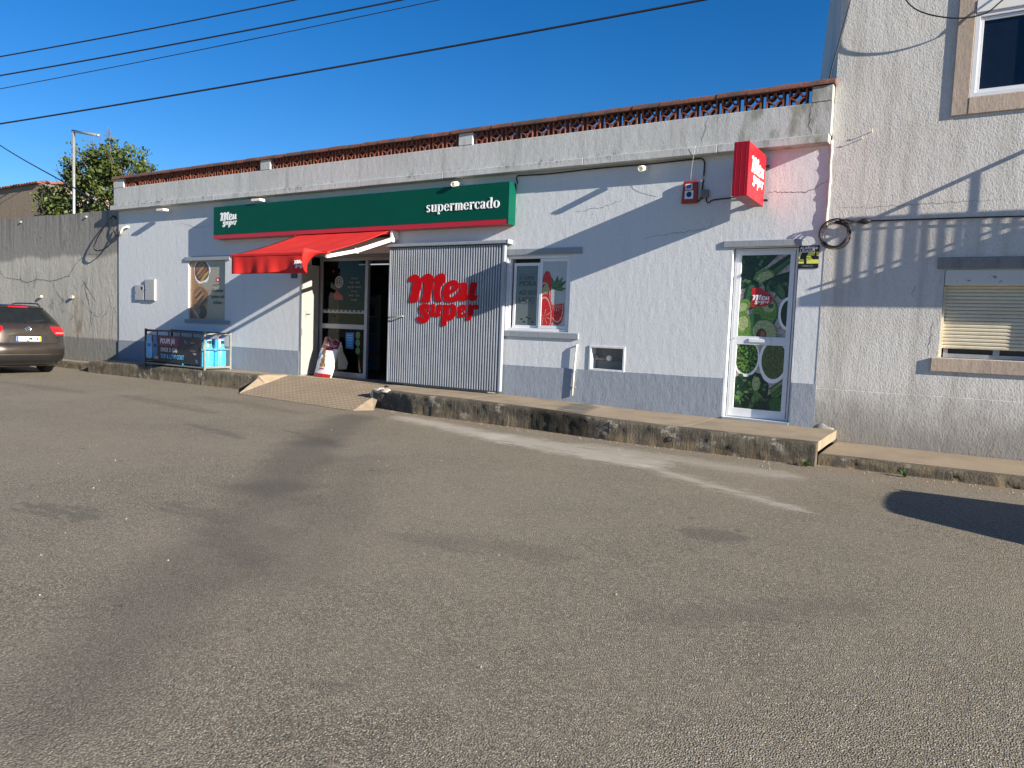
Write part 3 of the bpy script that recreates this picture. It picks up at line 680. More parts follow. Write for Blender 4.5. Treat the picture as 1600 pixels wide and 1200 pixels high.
for a, b, n in ((-18.33, -13.19, 17), (-12.84, -7.92, 16), (-7.58, -2.03, 18)):
    p = (b-a)/n
    for i in range(n):
        br_ = 0
        if a < -18 and i in (1, 5): br_ = 1 if i == 1 else 2
        o = link('breeze_block', BM[br_], B); o.location = (a+.03+p*i+random.uniform(-.006, .006), PY+.02+random.uniform(-.006, .006), 4.402)
        o.rotation_euler = (0, 0, R(random.uniform(-1.5, 1.5)))
# half-round coping tiles
def tile_mesh(L):
    mb = MB(); rows = []
    for x, k in ((0, 1.0), (L*.5, .985), (L, .96)):
        rows.append([(x, -.115*k*math.cos(R(a)), .095*k*math.sin(R(a))) for a in range(0, 181, 20)])
    mb.grid(rows)
    for r in (rows[0], rows[-1]): mb.poly(r)
    mb.quad(rows[0][0], rows[-1][0], rows[-1][-1], rows[0][-1])
    o = mb.build('coping_tile', M['coping'], smooth=False); me = o.data; bpy.data.objects.remove(o); return me
TM = tile_mesh(.44); x = BX0-.05
while x < BX1-.05:
    o = link('coping_tile', TM, B); o.scale.x = min(1, (BX1-.005-x)/.44); o.location = (x, PY+.075+random.uniform(-.006, .006), 4.614+random.uniform(-.003, .004)); o.rotation_euler = (R(random.uniform(-2, 2)), R(random.uniform(-.5, .5)), R(random.uniform(-.6, .6)))
    x += .432
# cracks in the render
def crack(pts, y, w, parent, seed=0, name='crack', mat='crack'):
    mb = MB(); P = []
    for (xa, za), (xb, zb_) in zip(pts, pts[1:]):
        n = max(2, int(math.hypot(xb-xa, zb_-za)/.035))
        for i in range(n): P.append((xa+(xb-xa)*i/n, za+(zb_-za)*i/n))
    P.append(pts[-1]); rnd = random.Random(seed); q = [(a+rnd.uniform(-.014, .014), b+rnd.uniform(-.014, .014)) for a, b in P]; n = len(q)
    for i in range(n-1):
        (xa, za), (xb, zb_) = q[i], q[i+1]; L = math.hypot(xb-xa, zb_-za)+1e-6; nx, nz = -(zb_-za)/L, (xb-xa)/L
        wa, wb = (w*(.35+.65*math.sin(math.pi*(j+.5)/n))*rnd.uniform(.6, 1.3)/2 for j in (i, i+1))
        mb.quad((xa-nx*wa, y, za-nz*wa), (xb-nx*wb, y, zb_-nz*wb), (xb+nx*wb, y, zb_+nz*wb), (xa+nx*wa, y, za+nz*wa))
    return mb.build(name, M[mat], parent, fix=False)
crack([(-1.75, 3.38), (-2.0, 3.24), (-2.3, 3.26), (-2.55, 3.27)], -.002, .009, B, 1)
crack([(-3.3, 2.95), (-3.35, 2.80), (-3.9, 2.74), (-4.4, 2.68)], -.002, .006, B, 2)
crack([(-4.75, 3.3), (-5.1, 3.2), (-5.6, 3.15)], -.002, .005, B, 3)
crack([(-16.2, 3.45), (-15.6, 3.3), (-15.0, 3.32)], -.002, .006, B, 4)
crack([(-3.42, 4.38), (-3.46, 4.2), (-3.5, 3.97)], PY-.002, .006, B, 5)
crack([(-2.0, 4.40), (-2.02, 4.1), (-1.98, 3.97)], PY-.002, .008, B, 6)
# the seam where the two houses meet: lumpy sealing mortar
mb = MB(); mb.tube([(-1.735+.016*mnoise.noise((0, z*4, 1))-(.006 if z < 2 else 0), -.012+.008*mnoise.noise((3, z*5, 1))+.004, z) for z in [2.75+i*.055 for i in range(22)]], [.022+.012*mnoise.noise((i*.7, 1, 5)) for i in range(22)], 7)
mb.build('mortar_seam', M['house'], B, smooth=True)

# lintels and sills
def trim(name, x0, x1, y, z0, z1, mat='trim', par=B): 
    m_ = MB(); m_.box(x0, x1, y, .02, z0, z1); return m_.build(name, M[mat], par, bevel=.006)
trim('window_lintel', -15.97, -14.32, -.03, 2.525, 2.62); trim('window_sill', -15.96, -14.30, -.035, 1.055, 1.145)
trim('window_lintel', -6.87, -5.42, -.02, 2.47, 2.575); trim('window_sill', -6.87, -5.42, -.03, 1.07, 1.17)
trim('door_lintel', -3.12, -2.03, -.022, 2.505, 2.60); trim('door_step', -3.0, -2.05, -.03, -.02, .028)
# --- left window: poster film
w = MB(); w.box(W1[0]+.002, W1[1]-.002, .05, .09, W1[2]+.002, W1[3]-.002); win = w.build('bakery_window', M['film_taupe'], B); win['label'] = 'window covered by a bakery poster'
p = Print((W1[0]+.01, .049, W1[3]-.01), *FRONT, W1[1]-W1[0]-.02, W1[3]-W1[2]-.02)
p.patch([(0, 0), (.30, 0), (.40, .35), (.52, .50), (.45, 1), (0, 1)], 'pg_tan')
p.patch([(.22, .0), (.58, 0), (.55, .42), (.46, .50), (.30, .40)], 'film_taupe')
p.blob(.32, .17, .23, .22, 'print_white', 0, 20, .10); p.blob(.32, .16, .20, .185, 'pg_brown', 0, 20, .05)
for k in range(4): p.blob(.25+.05*k, .08+.06*k, .15, .032, ['pg_bread', 'pg_tan', 'pg_bread', 'pg_gold'][k], -38)
p.blob(.06, .52, .18, .20, 'pg_tan', 20, 16, .1); p.blob(.27, .63, .23, .19, 'pg_bread', -20, 18, .08)
for k in range(6): p.blob(.20+.035*k, .55+.033*k, .12, .016, 'pg_char' if k % 2 else 'pg_tan', -35)
p.blob(.35, .88, .12, .12, 'pg_char', 10, 16, .05); p.blob(.14, .90, .16, .10, 'pg_bread', -25, 16, .1); p.blob(.16, .90, .12, .03, 'pg_grey', 40)
p.blob(.77, .315, .055, .045, 'pg_red', 0, 12, .1); p.blob(.765, .32, .025, .02, 'print_white', 0, 8)
p.build('poster_print', win)
for k, s in enumerate(('Aroma que', 'apetece a sair', 'do forno')):
    letters('poster_text', s, .115, (-15.87+.75*1.37+.02, .036, 1.80-k*.14), M['pg_char'], win, align='CENTER', bold=.002, sx=.74)
letters('poster_text', 'meu super', .05, (-14.86, .036, 1.96), M['pg_char'], win, align='CENTER')
# --- right window: sliding sashes, left one ajar
def wframe(mb, x0, x1, z0, z1, y0, y1, w):
    mb.box(x0, x0+w, y0, y1, z0, z1); mb.box(x1-w, x1, y0, y1, z0, z1); mb.box(x0+w, x1-w, y0, y1, z0, z0+w); mb.box(x0+w, x1-w, y0, y1, z1-w, z1)
mb = MB(); wframe(mb, W2[0]+.002, W2[1]-.002, W2[2]+.002, W2[3]-.002, .035, .12, .045); win = mb.build('aluminium_window', M['alu'], B, bevel=.003); win['label'] = 'white two-sash window with fruit print'
mb = MB(); wframe(mb, -6.23, -5.668, 1.23, 2.41, .045, .075, .05); mb.build('window_sash', M['alu'], win, bevel=.003)
mb = MB(); wframe(mb, -6.77, -6.24, 1.225, 2.345, .078, .105, .05); sa = mb.build('window_sash', M['alu'], win, bevel=.003)
mb = MB(); mb.box(-6.182, -5.716, .058, .066, 1.278, 2.362); mb.build('pane', M['film'], win)
mb = MB(); mb.box(-6.722, -6.288, .088, .096, 1.273, 2.297); mb.build('pane', M['film_dark'], win)
p = Print((-6.18, .0575, 2.36), *FRONT, .462, 1.08)
for k in range(7): p.leaf(.55, .44, [.15, .35, .62, .85, .98, .98, .35][k], [.26, .24, .22, .24, .30, .42, .34][k], .075, 'pg_leaf' if k % 2 else 'pg_mid')
for k in range(6): p.leaf(.6, .40, random.uniform(.2, 1), random.uniform(.22, .52), .05, 'pg_leaf')
def slice_(cu, cv, r, a0, a1, rot=0):
    p.blob(cu, cv, r, r, 'pg_red', rot, 22, .01, a0, a1); p.blob(cu, cv, r*.88, r*.88, 'pg_pink', rot, 22, .01, a0, a1); p.blob(cu, cv, r*.80, r*.80, 'pg_red' if r > .3 else 'pg_maroon', rot, 22, .01, a0, a1)
    k_ = 8; st_ = (a1-a0)/k_; asp = p.w/p.h
    for q in range(k_+1):
        a_ = R(a0+st_*q+rot); e_ = .05
        p.patch([(cu, cv), (cu+r*.8*math.cos(a_-e_), cv+r*.8*math.sin(a_-e_)*asp), (cu+r*.8*math.cos(a_+e_), cv+r*.8*math.sin(a_+e_)*asp)], 'pg_pink')
slice_(.60, .66, .33, 0, 180, -8)
p.blob(.10, .50, .25, .36, 'pg_red', 8, 20, .02); slice_(.10, .56, .27, 0, 360); p.blob(.14, .44, .12, .10, 'pg_pale', 20, 12, .1)
slice_(.12, .86, .36, -30, 330)
p.build('fruit_print', win)
for s, z, h in (('O SUPER', 2.06, .085), ('MORA', 1.95, .13), ('AO SEU', 1.80, .11), ('LADO', 1.67, .13)):
    letters('window_text', s, h, (-6.66, .086, z), M['poster_night'], win, sx=.92)
mb = MB(); mb.box(-6.66, -6.33, .0855, .0862, 1.645, 1.65); mb.box(-6.66, -6.33, .0855, .0862, 2.15, 2.154); mb.build('window_text', M['poster_night'], win)
p = Print((-6.66, .0875, 1.5), *FRONT, .36, .24)
for k in range(5): p.blob(.2+.15*k, .5+.2*math.sin(k*2), .07, .06, 'pg_char', 0, 10, .3)
p.build('window_print', win)
# dark sheet standing in for the unlit room behind the ajar sash
mb = MB(); mb.box(-6.9, -5.58, .284, .30, 1.1, 2.5); mb.build('dark_backing', M['wall_in'], B)
# --- green-print door on the right
mb = MB(); y0, y1 = .10, .16
wframe(mb, DR[0]+.012, DR[1]-.03, .034, 2.49, y0, y1, .028); door = mb.build('side_door', M['alu'], B, bevel=.003); door['label'] = 'narrow white glazed door covered with vegetable prints'
mb = MB(); X0, X1 = -2.935, -2.125
mb.box(X0, X0+.065, y0-.012, y1-.012, .045, 2.46); mb.box(X1-.065, X1, y0-.012, y1-.012, .045, 2.46)
for a, b in ((.045, .165), (1.105, 1.225), (2.40, 2.46)): mb.box(X0+.065, X1-.065, y0-.012, y1-.012, a, b)
mb.build('door_leaf', M['alu'], door, bevel=.003)
mb = MB(); mb.box(X0+.066, X1-.066, .115, .125, 1.226, 2.399); mb.build('pane', M['pg_bg'], door)
mb = MB(); mb.box(X0+.066, X1-.066, .115, .125, .166, 1.104); mb.build('pane', M['pg_bg'], door)
mb = MB(); mb.box(-2.70, -2.38, y0-.022, y0-.012, 1.135, 1.195); mb.box(-2.69, -2.39, y0-.027, y0-.022, 1.142, 1.188); mb.build('letter_slot', M['alu'], door, bevel=.003)
mb = MB(); mb.lathe([(.012, 0), (.012, .02), (.004, .022)], (-2.908, y0-.012, 1.19), 10, (0, -1, 0)); mb.build('lock', M['galv'], door)
pw = X1-X0-.132
p = Print((X0+.066, .1145, 2.399), *FRONT, pw, 1.173)
p.patch([(0, 0), (.75, 0), (.55, .12), (.30, .22), (.30, .38), (0, .42)], 'pg_dark')
for k in range(34): 
    u0, v0 = random.uniform(0, .55), random.uniform(0, .36); a = random.uniform(0, 6.28); L = random.uniform(.08, .2)
    p.leaf(u0, v0, u0+L*math.cos(a), v0+L*.55*math.sin(a), random.uniform(.015, .045), random.choice(('pg_dark', 'pg_mid', 'pg_leaf', 'pg_mid')))
p.patch([(.60, .22), (1, .02), (1, .10), (.68, .27)], 'pg_mid'); p.patch([(.50, .18), (.95, 0), (1, 0), (1, .04), (.6, .23)], 'pg_dark'); p.patch([(.62, .205), (1, .035), (1, .06), (.64, .225)], 'pg_leaf')
p.blob(.48, .275, .22, .10, 'pg_light', -22, 18, .04); p.blob(.50, .27, .17, .065, 'pg_pale', -22, 16, .05)
p.patch([(.45, .33), (.75, .24), (1, .20), (1, .52), (.85, .54), (.7, .44), (.55, .44)], 'pg_dark')
for k in range(24):
    u0, v0 = random.uniform(.5, .95), random.uniform(.3, .48); p.leaf(u0, v0, u0+random.uniform(-.15, .15), v0+random.uniform(-.03, .1), random.uniform(.02, .04), random.choice(('pg_dark', 'pg_mid', 'pg_leaf')))
p.leaf(.78, .36, .92, .54, .07, 'pg_leaf')
p.blob(.24, .49, .16, .19, 'pg_dark', 10, 18, .03); p.blob(.22, .47, .08, .12, 'pg_mid', 10)
p.blob(.08, .64, .13, .12, 'pg_light', 30, 14, .12); p.blob(.08, .64, .08, .06, 'pg_pale', 30, 12, .1)
p.blob(.55, .70, .27, .21, 'pg_mid', 0, 24); p.blob(.56, .685, .235, .175, 'pg_light', 0, 22); p.blob(.62, .63, .13, .07, 'pg_pale', 0, 14); p.blob(.66, .62, .06, .03, 'pg_mid')
p.blob(1.02, .71, .20, .20, 'print_white', 0, 26); p.blob(1.03, .71, .16, .165, 'pg_dark', 0, 24)
p.blob(.28, .83, .12, .14, 'pg_mid', 40, 16, .06); p.blob(.10, .86, .17, .16, 'pg_light', 0, 18, .06); p.blob(.11, .85, .11, .10, 'pg_pale', 0, 14, .1); p.blob(.22, .96, .10, .08, 'pg_light', 0, 14, .05)
p.blob(.55, .96, .27, .19, 'pg_mid', -25, 22); p.blob(.57, .95, .24, .165, 'pg_pale', -25, 20); p.blob(.50, .985, .11, .09, 'pg_brown', 0, 16); p.blob(.53, .97, .05, .05, 'pg_bread')
p.patch([(.245, .405), (.40, .395), (.52, .44), (.62, .47), (.70, .53), (.67, .58), (.56, .625), (.24, .635)], 'pg_red')
p.build('vegetable_print', door)
put('heart_logo', LOGO_SM, frame((X0+.066+.45*pw, .098, 2.399-.545*1.173), *FRONT), M['white_letter'], door, .25)
p = Print((X0+.066, .1145, 1.104), *FRONT, pw, .938)
p.patch([(0, .52), (.3, .40), (.62, .46), (.72, .62), (.70, 1), (0, 1)], 'pg_dark'); p.patch([(.62, .85), (1, .55), (1, 1), (.6, 1)], 'pg_dark')
p.blob(.22, .205, .275, .30, 'print_white', 0, 28); p.blob(.215, .195, .245, .265, 'peas', 0, 28)
p.blob(.78, .24, .30, .345, 'print_white', 0, 26, .02); p.blob(.79, .225, .255, .29, 'sprouts', 0, 28)
for k in range(44):
    u0, v0 = random.uniform(0, .62), random.uniform(.5, .95); a = random.uniform(0, 6.28); L = random.uniform(.05, .16)
    p.leaf(u0, v0, u0+L*math.cos(a), v0+L*.75*math.sin(a), random.uniform(.015, .05), random.choice(('pg_dark', 'pg_mid', 'pg_leaf', 'pg_light', 'pg_mid')))
p.patch([(.40, .49), (.50, .50), (.55, .58), (.52, .68), (.44, .73), (.38, .66), (.37, .55)], 'pg_pale')
for k in range(6): p.leaf(.46, .7, .34+.06*k, .95-.02*k, .022, 'pg_light' if k % 2 else 'pg_leaf')
for k in range(4): p.patch([(.72+.03*k, .66+.05*k), (1, .50+.06*k), (1, .53+.06*k), (.75+.03*k, .70+.05*k)], 'pg_light' if k % 2 else 'pg_leaf')
p.blob(.9, .9, .16, .12, 'pg_mid', 20, 14, .1)
p.build('vegetable_print', door)
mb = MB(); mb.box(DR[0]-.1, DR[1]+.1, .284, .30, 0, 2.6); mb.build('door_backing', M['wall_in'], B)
# --- wall niche with a gas tap
mb = MB(); mb.box(NI[0]-.02, NI[1]+.02, .20, .23, NI[2]-.02, NI[3]+.02); mb.build('niche_back', M['lintel_grey'], B)
mb = MB(); F = .035; x0, x1, z0, z1 = NI
for a in ((x0-F, x0, z0-F, z1+F), (x1, x1+F, z0-F, z1+F), (x0, x1, z0-F, z0), (x0, x1, z1, z1+F)): mb.box(a[0], a[1], -.015, .01, a[2], a[3])
mb.build('niche_frame', M['wall'], B, bevel=.004)
g = thing('gas_tap', 'brass gas tap on a pipe inside the wall niche', 'tap', (-4.9, .12, .78))
mb = MB(); mb.tube([(NI[0], .12, .77), (NI[1], .12, .775)], .016, 8); mb.tube([(NI[0], .12, .82), (NI[0]+.06, .12, .80), (NI[0]+.07, .12, .77)], .02, 8); mb.build('pipe', M['jbox'], g, smooth=True)
mb = MB(); mb.lathe([(.03, -.03), (.045, 0), (.045, .02), (.03, .03)], (-4.90, .10, .79), 12, (0, -1, 0)); mb.build('valve', M['lamp_white'], g)
# --- shop entrance: glazed screen, open doorway
e = thing('entrance_screen', 'grey aluminium glazed screen beside the open shop doorway', 'shopfront', (-10.6, .5, .04))
mb = MB(); ya, yb = .50, .57
mb.box(-11.985, -11.90, ya, yb, .045, 2.50); mb.box(-10.66, -10.58, ya, yb, .045, 2.50); mb.box(-11.90, -10.66, ya, yb, .045, .15); mb.box(-11.90, -10.66, ya, yb, 1.07, 1.17); mb.box(-11.985, -9.16, ya, yb, 2.50, 2.575); mb.box(-9.25, -9.16, ya, yb, .045, 2.50)
mb.build('frame', M['grey_alu'], e, bevel=.004)
mb = MB(); mb.box(-11.899, -10.661, .53, .538, 1.171, 2.499); mb.build('pane', M['glass'], e)
mb = MB(); mb.box(-11.899, -10.661, .53, .538, .151, 1.069); mb.build('pane', M['glass'], e)
mb = MB(); mb.box(-12.0+.002, -9.152, .02, .50, 2.576, 2.60); mb.build('soffit', M['grey_alu'], e)
# stickers on the glass
mb = MB(); mb.box(-11.88, -10.68, .527, .5285, 1.40, 1.47); o = mb.build('safety_band', M['pg_grey'], e)
def sticker(o, w, h, fn):
    q = Print(o, *FRONT, w, h); fn(q); return q.build('sticker_print', e)
for k in range(9): sticker((-11.9, .527, 2.5), 1.24, 1.33, lambda q: q.blob(.10+.1*k, .785, .03, .022, 'pg_char', 0, 10))
def f_(q): q.blob(.38, .33, .10, .095, 'pg_grey', 0, 22); q.blob(.38, .33, .075, .072, 'pg_char', 0, 20); q.blob(.38, .33, .06, .058, 'pg_grey', 0, 20)
sticker((-11.9, .529, 2.5), 1.24, 1.33, f_)
sticker((-11.9, .529, 2.5), 1.24, 1.33, lambda q: q.patch([(.25, .52), (.34, .46), (.42, .52), (.48, .56), (.48, .62), (.28, .61)], 'pg_maroon'))
sticker((-11.9, .529, 2.5), 1.24, 1.33, lambda q: q.blob(.24, .16, .025, .02, 'pg_maroon', 0, 10))
letters('sticker_text', '15', .12, (-11.50, .526, 2.02), M['poster_black'], e, bold=.004)
for k, s in enumerate(('Horário', '08:00 - 20:00', 'segunda a sábado', 'domingo', '09:00 - 13:00', 'feriados')): letters('sticker_text', s, .055, (-10.98, .526, 2.12-k*.09), M['pg_grey'], e, align='CENTER')
def f_(q):
    q.patch([(0, .05), (.46, .03), (.46, .62), (0, .60)], 'print_blue')
    for k in range(5): q.patch([(.07, .12+.09*k), (.38, .115+.09*k), (.38, .15+.09*k), (.07, .155+.09*k)], 'print_cyan')
sticker((-11.2, .529, 1.02), .5, .6, f_)
for k in range(3): sticker((-11.2, .529, 1.02), .5, .6, lambda q: q.blob(.70, .12+.27*k, .13, .13, 'pg_leaf', 0, 16))
p = Print((-11.45, .529, .75), *FRONT, .5, .55)
p.patch([(.1, .05), (.3, .05), (.36, .3), (.66, .72), (.56, .98), (.1, 1), (.02, .4)], 'pg_grey'); p.build('sticker_print', e)
# interior: till counter, shelving, strip lights
it = thing('checkout_counter', 'dark checkout counter just inside the shop doorway', 'counter', (-9.9, 2.6, .03))
mb = MB(); mb.box(-10.5, -9.2, 2.4, 2.9, .03, .95); mb.box(-10.55, -9.15, 2.35, 2.95, .951, .99); mb.build('counter_body', M['interior'], it, bevel=.01)
mb = MB(); mb.box(-10.0, -9.6, 2.55, 2.6, 1.10, 1.38); mb.box(-9.83, -9.77, 2.58, 2.66, .99, 1.12); mb.build('till_screen', M['grey_alu'], it, bevel=.005)
for k, (x, y) in enumerate(((-12.6, 2.2), (-11.4, 4.2), (-9.3, 4.9))):
    sh = thing('shop_shelf', ['shelf rack of goods behind the shop glass, nearest the left reveal', 'shelf rack of goods deep in the shop behind the glazed screen', 'shelf rack at the back of shop beyond the till'][k], 'shelf', (x, y, .03), 'shelves in the shop')
    mb = MB(); mb.box(x-.5, x+.5, y+.36, y+.40, .04, 1.9)
    for q in range(5): mb.box(x-.5, x+.5, y, y+.359, .10+q*.42, .13+q*.42)
    mb.build('rack', M['grey_alu'], sh)
    for q in range(4):
        for z in range(9):
            hh = random.uniform(.15, .3); xx = x-.48+z*.108; m_ = MB(); m_.box(xx, xx+.09, y+.03, y+.2, .131+q*.42, .131+q*.42+hh); m_.build('packet', M[random.choice(('interior', 'pg_maroon', 'print_blue', 'pg_leaf', 'pg_tan', 'interior'))], sh)
for k, y in enumerate((1.6, 3.6)):
    mb = MB(); mb.box(-11.9, -9.3, y, y+.03, 2.525, 2.545); mb.box(-11.92, -9.28, y-.03, y+.09, 2.546, 2.60, 1)
    tag(mb.build('strip_light', [M['tube_light'], M['grey_alu']]), ['strip light on the shop ceiling just inside the doorway', 'strip light on the shop ceiling deeper inside'][k], 'ceiling light', 'shop strip lights')
# white door leaf folded back against the left reveal
d = thing('entrance_door_leaf', 'white door leaf with handle folded back against left side of the entrance', 'door', (-11.97, .25, .05))
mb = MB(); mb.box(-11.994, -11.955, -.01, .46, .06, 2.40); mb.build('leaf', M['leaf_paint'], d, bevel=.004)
mb = MB(); mb.box(-11.955, -11.948, .08, .12, 1.28, 1.42); mb.tube([(-11.948, .10, 1.36), (-11.91, .10, 1.36), (-11.905, .20, 1.36)], .009, 8); mb.build('handle', M['galv'], d)
mb = MB(); mb.box(-11.955, -11.945, -.008, .012, .9, 1.05); mb.box(-11.955, -11.945, -.008, .012, 1.9, 2.05); mb.build('hinge', M['galv'], d)
tag(MB().box(-12.30, -12.12, -.016, -.001, 2.10, 2.22).build('door_plaque', M['poster_black']), 'small black plaque on the wall under the awning', 'plaque')

# ================================================================== SIGNS, AWNING, GATE
s = thing('fascia_sign', 'long green fascia sign with red lower strip reading Meu super and supermercado', 'shop sign', (-10.6, -.12, 3.0))
SX0, SX1, SY = -14.62, -6.735, -.225
mb = MB(); mb.box(SX0, SX1, SY, -.004, 3.06, 3.685); mb.build('box', M['green'], s, bevel=.004)
mb = MB(); mb.box(SX0, SX1-.03, SY+.002, -.006, 2.975, 3.058); mb.build('red_strip', M['red_strip'], s, bevel=.003)
mb = MB(); mb.box(SX1-.028, SX1, SY, -.006, 2.975, 3.058); mb.build('end_cap', M['green'], s)
put('logo', LOGO_MD, frame((-14.10, SY-.003, 3.385), *FRONT), M['white_letter'], s, .58)
me, wd = serif_word('supermercado', .125, .008)
k = 1.60/wd; me.transform(Matrix.Diagonal((k, 1, 1, 1))); put('lettering', me, frame((-8.515, SY-.006, 3.258), *FRONT), M['white_letter'], s)
s = thing('projecting_sign', 'red box sign sticking out from the wall with white Meu super lettering', 'shop sign', (-2.67, -.5, 3.05))
mb = MB(); mb.box(-2.765, -2.572, -1.0, -.085, 3.055, 3.755); mb.build('casing', M['casing'], s, bevel=.004)
for x_ in (-2.572, -2.770): mb = MB(); mb.box(x_, x_+.005, -.995, -.09, 3.06, 3.75); mb.build('acrylic_face', M['red'], s, bevel=.002)
mb = MB()
for x in (-2.735, -2.67, -2.605): mb.box(x-.003, x+.003, -1.0015, -1.0, 3.06, 3.75); mb.box(x-.003, x+.003, -.99, -.10, 3.0535, 3.0545)
mb.build('joint_profile', M['red_strip'], s)
put('logo', LOGO_SM, frame((-2.562, -.53, 3.41), (0, 1, 0), (0, 0, 1)), M['white_letter'], s, .70)
put('logo', LOGO_SM, frame((-2.775, -.53, 3.41), (0, -1, 0), (0, 0, 1)), M['white_letter'], s, .70)
for z in (3.15, 3.62):
    mb = MB(); mb.box(-2.70, -2.64, -.085, .0, z-.02, z+.02); mb.lathe([(.018, 0), (.018, .04), (.009, .05)], (-2.57, -.045, z), 8, (1, 0, 0)); mb.box(-2.64, -2.57, -.06, -.03, z-.012, z+.012); mb.build('bracket', M['black'], s)
# sliding corrugated gate with the big red logo
gt = thing('sliding_gate', 'corrugated grey steel sliding gate with large red Meu super lettering', 'gate', (-8.15, -.1, .1))
mb = MB(); GX0, GX1, n = -9.43, -6.875, 47; pch = (GX1-GX0)/n; prof = []
for i in range(n):
    x = GX0+pch*i; prof += [(x, -.078), (x+pch*.36, -.078), (x+pch*.44, -.128), (x+pch*.84, -.128)]
prof.append((GX1, -.078))
mb.grid([[(x, y, z) for x, y in prof] for z in (.105, 2.645)]); mb.grid([[(x, y+.003, z) for x, y in prof] for z in (.105, 2.645)], flip=True)
mb.build('corrugated_sheet', M['gate'], gt, fix=False)
for a_, b_ in ((GX0-.02, GX0+.012), (GX1-.012, GX1+.03)): mb = MB(); mb.box(a_, b_, -.132, -.06, .10, 2.65); mb.build('edge_profile', M['gate'], gt, bevel=.003)
mb = MB(); mb.box(GX0-.02, GX1+.03, -.132, -.06, .085, .104); mb.build('bottom_rail', M['dark_steel'], gt)
mb = MB(); mb.box(-9.52, -6.78, -.16, -.045, 2.665, 2.72); mb.box(-9.52, -6.78, -.045, -.001, 2.66, 2.73); mb.box(-6.78, -6.765, -.165, -.001, 2.655, 2.735); mb.build('top_rail', M['trim'], gt, bevel=.004)
put('logo', LOGO_ME, frame((-8.158, -.1335, 1.69), *FRONT), M['logo_red'], gt, 1.60)
mb = MB(); mb.tube([(-9.39, -.11, 1.335), (-9.39, -.18, 1.335), (-9.05, -.18, 1.365), (-9.05, -.125, 1.365)], .012, 8); mb.build('handle', M['galv'], gt, smooth=True)
# awning
a = thing('awning', 'red fabric awning folded out over the shop entrance', 'awning', (-10.65, -.2, 2.9))
AX0, AX1, AY, ABZ, AFZ = -11.93, -9.40, -1.75, 2.99, 2.40
P = []
for j in range(15):
    v = j/14; row = []
    for i in range(31):
        u = i/30; x = AX0+(AX1-AX0)*u; y = -.13+(AY+.13)*v; sag = .055*math.sin(math.pi*v)*(.6+.4*math.sin(math.pi*u))
        row.append((x, y, ABZ+(AFZ-ABZ)*v-sag+.006*math.sin(u*24+v*4)*math.sin(math.pi*v)))
    P.append(row)
mb = MB(); mb.grid(P); o = mb.build('canopy', M['awning'], a, smooth=True, fix=False); sm = o.modifiers.new('thickness', 'SOLIDIFY'); sm.thickness = .003
P = []; nv = 12
def val(u, v):
    x = AX0+(AX1-AX0)*u; h = .33*v; wav = .03*math.sin(u*21+1.3*math.sin(u*9))*v+.012*math.sin(u*47)*v
    y, z = AY-.02-wav, AFZ-.03-h
    k = max(0, (u-.80)/.20); k = k**1.2
    if k > 0:   # the wind has turned the right end outwards and up
        ang = k*R(104); y = AY-.02-wav*(1-k)-h*math.sin(ang)*.8; z = AFZ-.03-h*math.cos(ang); x -= .30*v*k
    return (x, y, z)
mb = MB(); mb.grid([[val(i/44, j/nv) for i in range(45)] for j in range(nv+1)]); o = mb.build('valance', M['awning'], a, smooth=True, fix=False); sm = o.modifiers.new('thickness', 'SOLIDIFY'); sm.thickness = .002
def on_val(me, u0, v0, sc):
    me = me.copy()
    for vt in me.vertices:
        u, v = u0+vt.co.x*sc/(AX1-AX0), v0-vt.co.y*sc/.33; q = Vector(val(u, v)); e1 = Vector(val(u+.004, v))-q; e2 = Vector(val(u, v+.01))-q; nn = e2.cross(e1).normalized()
        if nn.y > 0 : nn = -nn
        vt.co = q+nn*(.006+vt.co.z*.2)
    me.update(); return me
me = on_val(LOGO_SM, .735, .52, .26); me.materials.append(M['white_letter']); link('valance_logo', me, a)
mb = MB(); mb.box(AX0-.02, AX1+.02, AY-.03, AY+.03, AFZ-.04, AFZ+.012); mb.build('front_bar', M['awning'], a, bevel=.008)
mb = MB(); mb.tube([(AX0, -.12, 2.955), (AX1, -.12, 2.955)], .045, 12); mb.build('roller', M['awning'], a, smooth=True)
mb = MB(); mb.box(AX0-.03, AX1+.03, -.05, -.004, 2.87, 2.965); mb.build('torsion_bar', M['dark_steel'], a)
for x in (AX1+.04, AX0-.04):
    mb = MB(); mb.box(x-.025, x+.025, -.20, -.003, 2.82, 2.97); mb.lathe([(.05, -.032), (.05, .032)], (x, -.17, 2.80), 14, (1, 0, 0)); mb.build('wall_bracket', M['white_metal'], a, bevel=.004)
for x, xi in ((AX1+.02, AX1-.08), (AX0-.02, AX0+.08)):
    mb = MB(); el = (xi+(.03 if x > -10 else -.03), -1.02, 2.50)
    mb.bar((x, -.18, 2.80), el, .055, .07); mb.bar(el, (x-(.06 if x > -10 else -.06), AY-.01, AFZ-.075), .05, .06); mb.lathe([(.04, -.045), (.04, .045)], el, 12); mb.box(el[0]-.0-.02, el[0]+.02, AY-.01, AY+.03, AFZ-.09, AFZ-.041); mb.build('folding_arm', M['white_metal'], a, bevel=.006)
